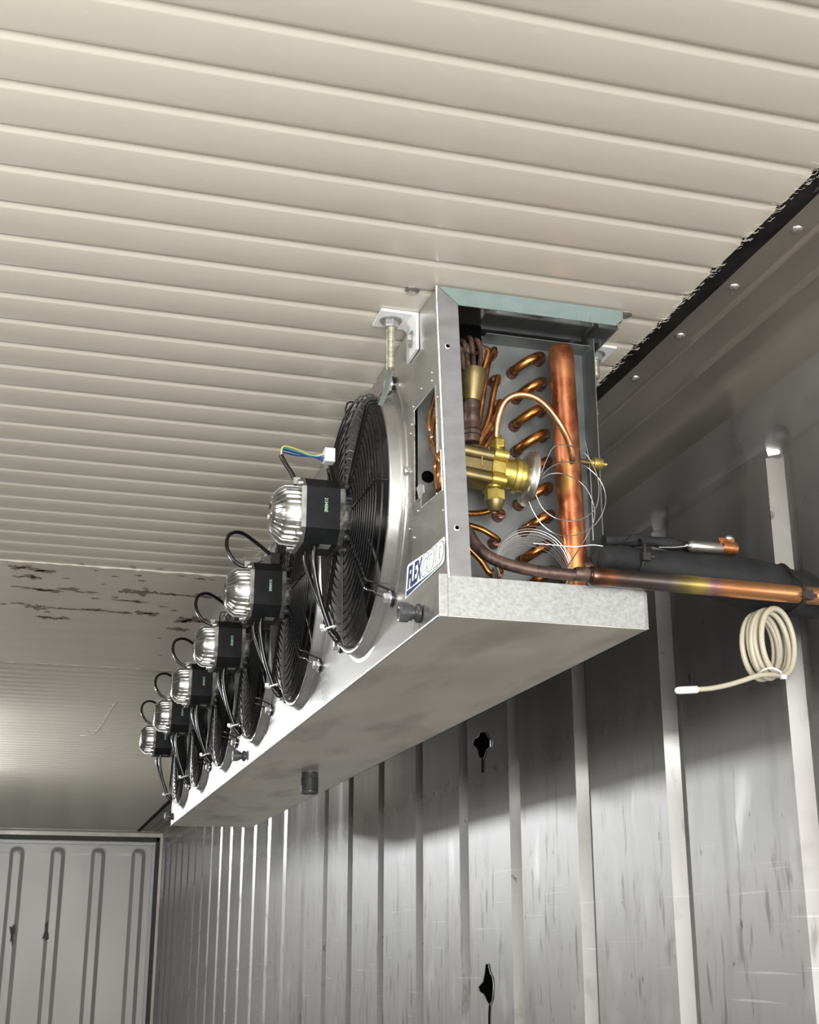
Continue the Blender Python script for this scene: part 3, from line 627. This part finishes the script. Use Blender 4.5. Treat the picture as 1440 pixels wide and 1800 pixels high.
# cast figure on the body
MB().tube([A0 + av * (24 * pxm) + upv * (14 * pxm) - bk * 19 * pxm, A0 + av * (25 * pxm) - upv * (2 * pxm) - bk * 18.5 * pxm, A0 + av * (28 * pxm) - upv * (3 * pxm) - bk * 18.6 * pxm], .0006, 5).build('cast_mark', m_brass, dist)
# lower flare nut with cone, upper nut with equaliser tube
ln_ = dz(868, 864)
MB().lathe(ln_ + V((0, -.004, .004)), (0, 0, -1), [(-.006, .0), (-.006, .0125), (0, .0130), (.002, .011)], 20).build('nut_seat', m_brass, dist)
hexpts(ln_ + V((0, -.004, .001)), (0, 0, -1), .017, .0145, .3).build('flare_nut', m_brass, dist, smooth=20)
MB().lathe(ln_ + V((0, -.004, -.016)), (0, 0, -1), [(0, 0), (0, .0138), (.002, .0135), (.015, .0080), (.016, .006), (.014, .005), (.014, 0)], 24).build('nut_cone', m_brass2, dist)
un = dz(873, 788)
MB().lathe(un + V((0, -.004, -.012)), (0, 0, 1), [(0, 0), (0, .0085), (.012, .0085)], 16).build('nut_seat', m_brass, dist)
hexpts(un + V((0, -.004, -.002)), (0, 0, 1), .013, .0125, .3).build('flare_nut', m_brass, dist, smooth=20)
MB().lathe(un + V((0, -.004, .010)), (0, 0, 1), [(0, .0070), (.008, .0060), (.008, 0)], 12).build('nut_collar', m_brass, dist)
eq = [un + V((0, -.004, .015)), P(872, 765, 1, vy - .006), P(876, 733, 1, vy - .012), P(889, 705, 1, vy - .020), P(912, 694, 1, vy - .028), P(940, 699, 1, vy - .034), P(965, 719, 1, vy - .036), P(986, 748, 1, vy - .034), P(1000, 777, 1, vy - .026), P(1006, 800, 1, vy - .018), P(1006, 812, 1, vy - .010)]
MB().tube(spline(eq, 8), .0048, 12).build('equaliser_tube', m_tubec, dist)
# capillary: loops hanging off the head, then the wound bundle standing in the tray
cy_ = 1.628
cp = py_(cy_)
loopsA = [(952, 832), (962, 806), (975, 785), (1000, 783), (1028, 796), (1046, 825), (1053, 858), (1046, 895), (1015, 915), (980, 912), (955, 895), (942, 870)]
loopsB = [(951, 838), (970, 820), (1000, 812), (1030, 820), (1056, 846), (1065, 878), (1055, 910), (1036, 930), (1005, 942), (976, 938), (953, 922), (938, 900), (930, 882)]
loopsC = [(951, 842), (968, 833), (990, 833), (1018, 846), (1036, 868), (1045, 895), (1044, 915), (1036, 935), (1018, 965), (995, 1000), (988, 1012)]
for i, lp in enumerate((loopsA, loopsB, loopsC)):
    MB().tube(spline([P(x, y, 1, cy_ - .012 + .007 * i + .012 * (x > 1000)) for x, y in lp], 6), .00075, 6).build('capillary_loop', m_capwire, dist)
MB().tube(spline([P(1028, 774, 1, 1.68), P(1036, 812, 1, 1.675), P(1040, 870, 1, 1.67), P(1043, 950, 1, 1.67)], 6), .0007, 6).build('capillary_tail', m_capwire, dist)
hl = []; T = 8; cc = P(933, 1003, 1, 1.650)
for i in range(T * 36 + 1):
    t = i / 36; f = t / T; a = 2 * PI * t
    r = .0545 + .0004 * math.sin(a * 2.3)
    hl.append(cc + V((r * math.cos(a) + .004 * f, -.014 + .030 * f, r * math.sin(a) * .94 + .011 - .024 * f)))
MB().tube(hl, .00065, 5).build('capillary_bundle', m_capwire, dist)
MB().tube(spline([P(938, 955, 1, 1.64), P(975, 958, 1, 1.632), P(1010, 961, 1, 1.625), P(1040, 958, 1, 1.62), P(1060, 960, 1, 1.615)], 6), .0006, 6).build('capillary_tail', m_capwire, dist)

# ------------------------------------------------------------------ pipes running to the wall
LY = 1.600
a0 = P(1036, 1012, 1, LY); a1 = P(1470, 1051, 1, LY)
liq = MB().lathe(a0, (a1 - a0), [(-.002, 0), (-.002, .0100), (.002, .0138), (.012, .0140), (.018, .0130), ((a1 - a0).length, .0130), ((a1 - a0).length, 0)], 28)
liq = liq.build('liquid_line', m_line, label='orange copper pipe with heat tinted end running over the tray lip to the wall', cat='pipe')
pt = [P(x, y, 1, q) for x, y, q in ((800, 895, 1.650), (822, 935, 1.645), (848, 970, 1.632), (885, 990, 1.622), (940, 1003, 1.610), (1000, 1010, 1.603), (1038, 1013, 1.600))]
pt = spline(pt, 8)
MB().tube(pt, .0083, 14).build('reduced_tube', m_burnt, liq)
MB().lathe(a0 + V((-.022, 0, .0012)), (1, 0, 0), [(0, .0083), (.004, .0100), (.018, .0104), (.024, .0098)], 16).build('brazed_sleeve', m_burnt, liq)
# insulated suction line
sy = 1.640
ctl = [(1060, 980, 21), (1066, 981, 24), (1120, 988, 26), (1180, 1000, 33), (1240, 1010, 41), (1300, 1022, 47), (1350, 1033, 48), (1400, 1045, 44), (1440, 1052, 40), (1475, 1058, 40)]
pts = [P(x, y, 1, sy + (.018 if x > 1100 else .012)) for x, y, r in ctl]; rr = [r * 1.93 / FPX * .93 for x, y, r in ctl]
sp = spline(pts, 5); rs = []
for i in range(len(sp)):
    t = i / 5; j = min(int(t), len(rr) - 2); rs.append(rr[j] + (rr[j + 1] - rr[j]) * (t - j))
suc = MB().tube(sp, rs, 24).build('suction_line', m_foam, label='thick black foam insulated pipe behind the orange copper pipe', cat='pipe')
c0 = [P(x, y, 1, sy + .02) for x, y in ((1062, 950), (1090, 950), (1130, 950), (1170, 955), (1212, 962))]
MB().tube(spline(c0, 5), [.0085 + .0012 * math.sin(i * .9) for i in range(21)], 10).build('foam_scrap', m_foam, suc)
MB().add([P(1098, 953, 1, sy), P(1120, 951, 1, sy), P(1116, 936, 1, sy + .004), P(1098, 953, 1, sy + .004), P(1120, 951, 1, sy + .006), P(1116, 936, 1, sy + .008)], [(0, 1, 2), (3, 4, 5), (0, 1, 4, 3), (1, 2, 5, 4), (2, 0, 3, 5)]).build('foam_flap', m_foam, suc, smooth=0)
# sensing bulb held by a copper strap
b0 = P(1210, 959, 1, sy - .003); b1 = P(1290, 966, 1, sy - .003); bl = (b1 - b0).length
bulb = MB().lathe(b0, (b1 - b0), [(-.005, 0), (-.005, .0022), (-.001, .0026), (.001, .0065), (.004, .0082), (bl, .0082), (bl + .002, .006), (bl + .002, 0)], 20)
bulb = bulb.build('sensing_bulb', m_bulb, label='steel sensing bulb strapped on top of the black insulated pipe', cat='sensor')
MB().tube(spline([P(1158, 962, 1, sy - .012), P(1185, 962, 1, sy - .008), P(1206, 960, 1, sy - .003)], 5), .0011, 6).build('capillary_end', m_steel, bulb)
m0 = P(1268, 962, 1, sy - .003); m1 = P(1293, 965, 1, sy - .003)
MB().lathe(m0, (m1 - m0), [(0, .0084), (0, .0098), ((m1 - m0).length, .0098), ((m1 - m0).length, .0084)], 20).build('copper_strap', m_copper, bulb)
e0 = P(1264, 953, 1, sy - .003)
MB().prism([P(1263, 945, 1, sy - .008), P(1290, 945, 1, sy - .008), P(1293, 962, 1, sy - .009), P(1268, 962, 1, sy - .009)], (0, .003, 0)).prism([P(1263, 945, 1, sy + .004), P(1291, 947, 1, sy + .004), P(1293, 962, 1, sy + .004), P(1268, 962, 1, sy + .004)], (0, .003, 0)).build('strap_ears', m_copper, bulb, smooth=0)
cs = P(1281, 947, 1, sy - .010); MB().lathe(cs, (0, -.6, .8), [(0, 0), (0, .0055), (.003, .0055), (.005, .003), (.005, 0)], 10).build('strap_screw', m_steel, bulb)
# cable ties
def tie(px, top_, bot_, y, rad, label, lean=0):
    c = P(px, (top_ + bot_) / 2, 1, y)
    t = thing('cable_tie', c, label, 'cable tie')
    hz = abs(P(px, top_, 1, y).z - P(px, bot_, 1, y).z) / 2; pts = []
    for i in range(28):
        a = 2 * PI * i / 28; pts.append(c + V((lean * math.sin(a) , -math.cos(a) * rad, math.sin(a) * hz)))
    MB().tube(pts, .0024, 6, closed=True).build('strap', m_gasket, t)
    h = c + V((-.0, -rad - .003, -hz * .2)) if lean >= 0 else c
    MB().box(h - V((.006, .004, .006)), h + V((.006, .004, .006))).build('tie_head', m_gasket, t, smooth=0, bevel=.001)
    MB().box(h + V((.005, -.003, -.002)), h + V((.012, 0, .002))).build('tie_tail', m_gasket, t, smooth=0)
tie(1120, 950, 1014, sy + .016, .0265, 'black cable tie around the thin end of the insulated pipe', .003)
xt = P(1408, 1046, 1, LY).x
i = min(range(len(sp)), key=lambda j: abs(sp[j].x - xt)); lz = a0.lerp(a1, (xt - a0.x) / (a1.x - a0.x))
cl_ = [(c.y + (rad + .0022) * math.cos(2 * PI * k / 24), c.z + (rad + .0022) * math.sin(2 * PI * k / 24)) for c, rad in ((sp[i], rs[i]), (lz, .0130)) for k in range(24)]
def hull(p):
    p = sorted(set(p)); out = []
    for seq in (p, p[::-1]):
        h = []
        for q in seq:
            while len(h) > 1 and (h[-1][0] - h[-2][0]) * (q[1] - h[-2][1]) - (h[-1][1] - h[-2][1]) * (q[0] - h[-2][0]) <= 0: h.pop()
            h.append(q)
        out += h[:-1]
    return out
ct = thing('cable_tie', (xt, LY, lz.z), 'black cable tie binding copper pipe and insulated pipe by the wall', 'cable tie')
MB().tube([(xt + .004 * (y - LY) / .06, y, z) for y, z in hull(cl_)], .0026, 6, closed=True).build('strap', m_gasket, ct)
MB().box((xt - .006, LY - .024, lz.z - .012), (xt + .006, LY - .014, lz.z + .002)).build('tie_head', m_gasket, ct, smooth=0, bevel=.001)
MB().box((xt + .005, LY - .021, lz.z - .008), (xt + .013, LY - .018, lz.z - .003)).build('tie_tail', m_gasket, ct, smooth=0)

# ------------------------------------------------------------------ white sensor cable in a tied coil
cc = P(1350, 1132, 1, 1.64)
cab = thing('sensor_cable', P(1350, 1195, 1, 1.64), 'cream sensor cable coiled and tied below the pipes', 'cable')
e1 = V((.95, .31, 0)).normalized(); e2 = V((0, 0, 1)); e3 = V((.31, -.95, 0)).normalized()
pts = [P(1352, 1030, 1, 1.70), P(1354, 1048, 1, 1.675), P(1358, 1064, 1, 1.662)]; T = 5.5; N_ = 160
for i in range(N_ + 1):
    f = i / N_; a = PI / 2 - 2 * PI * T * f; k = 1 + .035 * math.sin(a * .37 + 1)
    pts.append(cc + e1 * (math.cos(a) * .0335 * k) + e2 * (math.sin(a) * .0475 * k) + e3 * (-.021 + .042 * f + .003 * math.sin(a * .61)))
pts[:4] = spline(pts[:4], 4)
last = pts[-1]
MB().tube(pts, .0042, 10).build('cable_coil', m_cream, cab)
tl = spline([last, last - e1 * .008 + V((0, -.001, .0005)), P(1335, 1187, 1, 1.610), P(1310, 1195, 1, 1.609), P(1280, 1204, 1, 1.608), P(1250, 1210, 1, 1.606), P(1224, 1212, 1, 1.606)], 6)
MB().tube(tl, .0036, 10).build('cable_tail', m_cream, cab)
a = P(1226, 1212, 1, 1.606); b = P(1186, 1214, 1, 1.606)
MB().lathe(a, (b - a), [(0, 0), (0, .0046), (.001, .0052), (.026, .0052), (.031, .0045), (.0335, .0025), (.034, 0)], 16).build('probe_tip', m_white, cab)
c = P(1352, 1180, 1, 1.625)
MB().tube([c + V((math.cos(t) * .014, math.sin(t) * .022, math.sin(t * 2) * .003 - .002)) for t in [2 * PI * i / 16 for i in range(16)]], .0016, 6, closed=True).build('coil_tie', m_white, cab)
h = P(1377, 1190, 1, 1.62); MB().box(h - V((.004, .003, .003)), h + V((.004, .003, .003))).build('tie_head', m_white, cab, smooth=0, bevel=.0006)

# ------------------------------------------------------------------ brackets that hang the cooler
def bracket(sx, x, y, label, bx, rod):
    t = thing('mounting_bracket', (x, y, ZC - .06), label, 'bracket', None)
    zt = ZC - .0008
    if sx < 0:
        pr = [(x, zt), (x - .058, zt), (x - .058, zt - .004), (x - .010, zt - .004), (x - .0055, zt - .007), (x - .004, zt - .012), (x - .004, zt - .060), (x, zt - .060)]
    else:
        pr = [(x, zt), (x + .050, zt), (x + .050, zt - .004), (x + .010, zt - .004), (x + .0055, zt - .007), (x + .004, zt - .012), (x + .004, zt - .060), (x, zt - .060)]
    MB().prism([(a, y - .027, b) for a, b in pr], (0, .054, 0)).build('angle', m_white, t, smooth=30)
    cx = x + sx * bx
    MB().lathe((cx, y, zt - .004), (0, 0, -1), [(0, 0), (0, .017), (.002, .017), (.0022, 0)], 24).build('washer', m_galv, t)
    hexpts((cx, y, zt - .006), (0, 0, -1), .011, .0115, .2).build('nut', m_galv, t, smooth=20)
    pf = [(0, 0)]; z = 0
    while z < rod: pf += [(z, .0063), (z + .0012, .0054)]; z += .0024
    MB().lathe((cx, y, zt - .010), (0, 0, -1), pf + [(rod, .0058), (rod + .002, .004), (rod + .002, 0)], 14).build('threaded_rod', m_zinc, t)
    MB().lathe((x + sx * .004, y - .004, zt - .034), (sx, 0, 0), [(0, 0), (0, .0135), (.0022, .0135), (.0022, 0)], 20).build('washer', m_galv, t)
    hexpts((x + sx * .006, y - .004, zt - .034), (sx, 0, 0), .007, .0078).build('bolt_head', m_steel, t, smooth=20)
    return t
c = P(683, 600, 0, .455)
bracket(-1, X0 - .0008, 1.735, 'white angle bracket with long threaded rod on the fan side of the cooler', .036, .074)
bracket(1, .7795, 1.762, 'angle bracket with short threaded rod behind the copper header', .024, .036)
# scrap of film caught between rod and fan
MB().prism([P(688, 610, 0, .47), P(693, 612, 0, .47), P(690, 650, 0, .47), P(683, 685, 0, .463), P(672, 712, 0, .458), P(664, 712, 0, .458), P(676, 680, 0, .463), P(683, 648, 0, .47)], (.0008, 0, 0)).build('film_scrap', m_film, label='strip of pale green film dangling behind the threaded rod', cat='film scrap')

# ------------------------------------------------------------------ six axial fans. local frame: origin at the fan centre on the panel, out = -x
def fan_proto(o, loose):
    O = V(o)
    t = thing('axial_fan', o, '', 'fan', 'axial fans along the front of the cooler')
    L = lambda x, y, z: O + V((x, y, z))
    def octa(x0, x1, h, ch, ox=0):
        q = [(h - ch, h), (h, h - ch), (h, -h + ch), (h - ch, -h), (-h + ch, -h), (-h, -h + ch), (-h, h - ch), (-h + ch, h)]
        return MB().prism([L(x0, y, z) for y, z in q], (x1 - x0, 0, 0))
    H = .055
    octa(-.113, -.057, H, .020).build('motor_shell', m_black, t, smooth=0)
    cap = octa(-.121, -.113, H + .0005, .0205)
    cap.lathe(L(-.119, 0, 0), (-1, 0, 0), [(0, .046), (.024, .0450), (.031, .040), (.039, .032), (.043, .027), (.044, .020), (.042, .018), (.042, .009), (.044, .008), (.044, 0)], 40)
    for sy in (-1, 1):
        for sz in (-1, 1): cap.lathe(L(-.126, sy * .043, sz * .043), (1, 0, 0), [(0, 0), (0, .006), (.008, .0065)], 10)
    cap.box(L(-.128, -.016, .050), L(-.112, .016, .062))
    cap = cap.build('end_cap', m_cast, t, smooth=40)
    fins = MB()
    for j in range(26):
        a = 2 * PI * j / 26; c, s = math.cos(a), math.sin(a); w_ = V((0, -s, c)) * .0008
        ring = [(-.120, .0500), (-.143, .0490), (-.151, .0435), (-.159, .035), (-.162, .028), (-.158, .022), (-.120, .040)]
        fins.prism([L(x, r * c, r * s) - w_ for x, r in ring], w_ * 2)
    fins.build('cooling_fins', m_cast, cap, smooth=0)
    rear = octa(-.057, -.0485, H + .0005, .0205)
    rear.lathe(L(-.049, 0, 0), (1, 0, 0), [(0, .0455), (.017, .0450), (.026, .034), (.028, 0)], 36)
    for sy in (-1, 1):
        for sz in (-1, 1): rear.lathe(L(-.0485, sy * .043, sz * .043), (1, 0, 0), [(0, .0065), (.007, .006), (.007, 0)], 10)
    rear.box(L(-.066, -.012, .054), L(-.049, .012, .061))
    rear = rear.build('rear_cap', m_cast, t, smooth=40)
    fins = MB()
    for j in range(30):
        a = 2 * PI * j / 30; c, s = math.cos(a), math.sin(a); w_ = V((0, -s, c)) * .0007
        fins.prism([L(x, r * c, r * s) - w_ for x, r in ((-.0485, .0505), (-.0315, .0495), (-.029, .04), (-.0485, .04))], w_ * 2)
    fins.build('cooling_fins', m_cast, rear, smooth=0)
    # serial number printed down the side of the shell, rating plate below
    vs, fs = text_mesh('2134006E', .0085)
    x0 = min(p.x for p in vs); y0 = min(p.y for p in vs)
    MB().add([L(-.083 + (p.y - y0) * .9, -H - .0004, .017 - (p.x - x0) * .72) for p in vs], fs).build('serial_print', m_ink, t, smooth=0)
    MB().box(L(-.084, -.030, -H - .0006), L(-.066, -.008, -H)).build('rating_plate', m_labelgrey, t, smooth=0)
    # wire guard
    def gx(r): return -.0375 + .004 * ((r - .06) / .14) ** 2
    rg = MB()
    for i in range(11):
        r = .062 + i * .0138
        rg.tube([L(gx(r), r * math.cos(a), r * math.sin(a)) for a in [2 * PI * j / 64 for j in range(64)]], .0016, 6, closed=True)
    rg.tube([L(-.016, RO * math.cos(a), RO * math.sin(a)) for a in [2 * PI * j / 64 for j in range(64)]], .0017, 6, closed=True)
    rg.tube([L(-.026, (RO - .004) * math.cos(a), (RO - .004) * math.sin(a)) for a in [2 * PI * j / 64 for j in range(64)]], .0016, 6, closed=True)
    rg.build('guard_rings', m_wire, t)
    LR = .248
    for k in range(4):
        a = PI / 4 + k * PI / 2; d = V((0, math.cos(a), math.sin(a))); q = V((0, -math.sin(a), math.cos(a)))
        g = lambda x, r, s: O + d * r + q * s + V((x, 0, 0))
        arm = MB(); w_ = .0075
        side = lambda s: [g(-.0415, .048, s * w_), g(-.0405, .10, s * w_), g(-.0385, .16, s * w_), g(-.037, RO - .007, s * w_), g(-.0355, RO - .001, s * w_), g(-.031, RO + .0015, s * w_), g(-.0225, RO + .004, s * w_), g(-.020, RO + .011, s * w_), g(-.009, RO + .019, s * w_), g(-.004, RO + .025, s * w_)]
        lp = [g(-.003, LR + .013 * math.cos(u) * .9, .0125 * math.sin(u)) for u in [2.4 - 4.8 * i / 12 for i in range(13)]]
        arm.tube(side(1) + lp + side(-1)[::-1], .0019, 6)
        arm.build('guard_arm', m_wire, t)
        b = MB().lathe(O + d * LR, (-1, 0, 0), [(0, 0), (0, .006), (.005, .006), (.005, .0115), (.0072, .0115), (.0072, 0)], 18)
        b.add(*(lambda h: (h.v, h.f))(hexpts(O + d * LR + V((-.0072, 0, 0)), (-1, 0, 0), .008, .0085, .2)))
        b.build('lug_bolt', m_steel, t, smooth=25)
        a2 = k * PI / 2; d = V((0, math.cos(a2), math.sin(a2))); q = V((0, -math.sin(a2), math.cos(a2)))
        MB().tube([g(-.0400, .055, 0), g(-.0390, .13, 0), g(-.0385, RO - .012, 0), g(-.036, RO - .002, 0), g(-.030, RO + .0015, 0), g(-.006, RO + .0015, 0)], .0016, 6).build('guard_spoke', m_wire, t)
    # impeller
    MB().lathe(L(-.012, 0, 0), (1, 0, 0), [(-.012, 0), (-.012, .040), (0, .052), (.045, .054), (.046, 0)], 36).build('hub', m_blade, t)
    for k in range(5):
        vs = []; n1, n2 = 7, 6; base = 2 * PI * k / 5 + .25
        for side_ in (0, 1):
            for i in range(n1):
                r = .050 + (.202 - .050) * i / (n1 - 1); w_ = .30 + .10 * (i / (n1 - 1)); sweep = .30 * (i / (n1 - 1)) ** 1.5
                for j in range(n2):
                    u = j / (n2 - 1) - .5; a = base + sweep + u * w_ * 1.9
                    x = .010 + (.034 - .012 * i / (n1 - 1)) * u * 1.6 - .006 * (1 - 4 * u * u) + .0018 * side_
                    vs.append(L(x, r * math.cos(a), r * math.sin(a)))
        N_ = n1 * n2; fs = []
        for i in range(n1 - 1):
            for j in range(n2 - 1):
                q = (i * n2 + j, i * n2 + j + 1, (i + 1) * n2 + j + 1, (i + 1) * n2 + j); fs += [q, tuple(N_ + z for z in q[::-1])]
        bd = [j for j in range(n2)] + [i * n2 + n2 - 1 for i in range(1, n1)] + [(n1 - 1) * n2 + j for j in range(n2 - 2, -1, -1)] + [i * n2 for i in range(n1 - 2, 0, -1)]
        fs += [(bd[i], bd[(i + 1) % len(bd)], N_ + bd[(i + 1) % len(bd)], N_ + bd[i]) for i in range(len(bd))]
        MB().add(vs, fs).build('blade', m_blade, t, smooth=40)
    # leads: power cable looped under the motor and tied to the guard, second lead over the top
    MB().tube(spline([L(-.098, .020, -.052), L(-.098, .020, -.075), L(-.082, .012, -.125), L(-.065, .005, -.165), L(-.058, .0, -.192), L(-.050, .0, -.200)], 6), .0042, 8).build('power_cable', m_wire, t)
    MB().tube(spline([L(-.090, -.015, -.052), L(-.090, -.012, -.085), L(-.078, -.004, -.135), L(-.063, .0, -.175), L(-.054, .002, -.195), L(-.047, .0, -.205), L(-.043, .01, -.200), L(-.046, .03, -.185)], 6), .0045, 8).build('power_cable', m_wire, t)
    c = L(-.060, .001, -.186)
    MB().tube([c + V((math.cos(u) * .011, math.sin(u) * .010, math.cos(u) * .004)) for u in [2 * PI * i / 16 for i in range(16)]], .0016, 6, closed=True).build('zip_tie', m_white, t)
    MB().box(c + V((-.016, -.012, -.004)), c + V((-.010, -.006, .003))).build('tie_head', m_white, t, smooth=0)
    if loose:
        MB().tube(spline([L(-.120, .002, .056), L(-.128, .004, .075), L(-.140, .008, .095), L(-.146, .010, .108)], 5), .0042, 8).build('sensor_lead', m_wire, t)
        for m, dz_, dy in ((m_blue, .014, .004), (m_yellow, .018, -.002), (m_green, .015, .0), (m_blue, .011, .008)):
            MB().tube(spline([L(-.146, .010 + dy * .4, .107), L(-.142, .014 + dy, .107 + dz_), L(-.115, .03 + dy, .107 + dz_ + .003), L(-.085, .045, .122 + dz_ * .2), L(-.063, .05 + dy, .131 - dy)], 5), .0015, 6).build('lead_wire', m, t)
        MB().box(L(-.064, .042, .118), L(-.046, .062, .143)).build('connector', m_white, t, smooth=0, bevel=.001)
    else:
        MB().tube(spline([L(-.124, .002, .054), L(-.146, .004, .066), L(-.162, .010, .096), L(-.156, .028, .128), L(-.130, .050, .142), L(-.095, .075, .132), L(-.06, .085, .110)], 6), .0040, 8).build('sensor_lead', m_wire, t)
        MB().box(L(-.060, .075, .088), L(-.040, .095, .112)).build('connector', m_gasket, t, smooth=0, bevel=.001)
    return t
labels = ['nearest of the six axial fans, large black motor with pale serial print', 'second axial fan from the near end, its motor partly behind the nearest fan', 'third axial fan from the near end of the row',
          'fourth axial fan from the near end of the row', 'fifth axial fan, last but one towards the back door', 'farthest and smallest of the axial fans beside the back door']
fan = fan_proto((X0, FC[0], FZ), True); fan['label'] = labels[0]
fan = fan_proto((X0, FC[1], FZ), False); fan['label'] = labels[1]
def index_kids():
    for x in COL.objects:
        if x.parent: KIDS.setdefault(x.parent.name, []).append(x)
index_kids()
for k in range(2, 6):
    c = copy_tree(fan, None, (X0, FC[k], FZ)); c['label'] = labels[k]
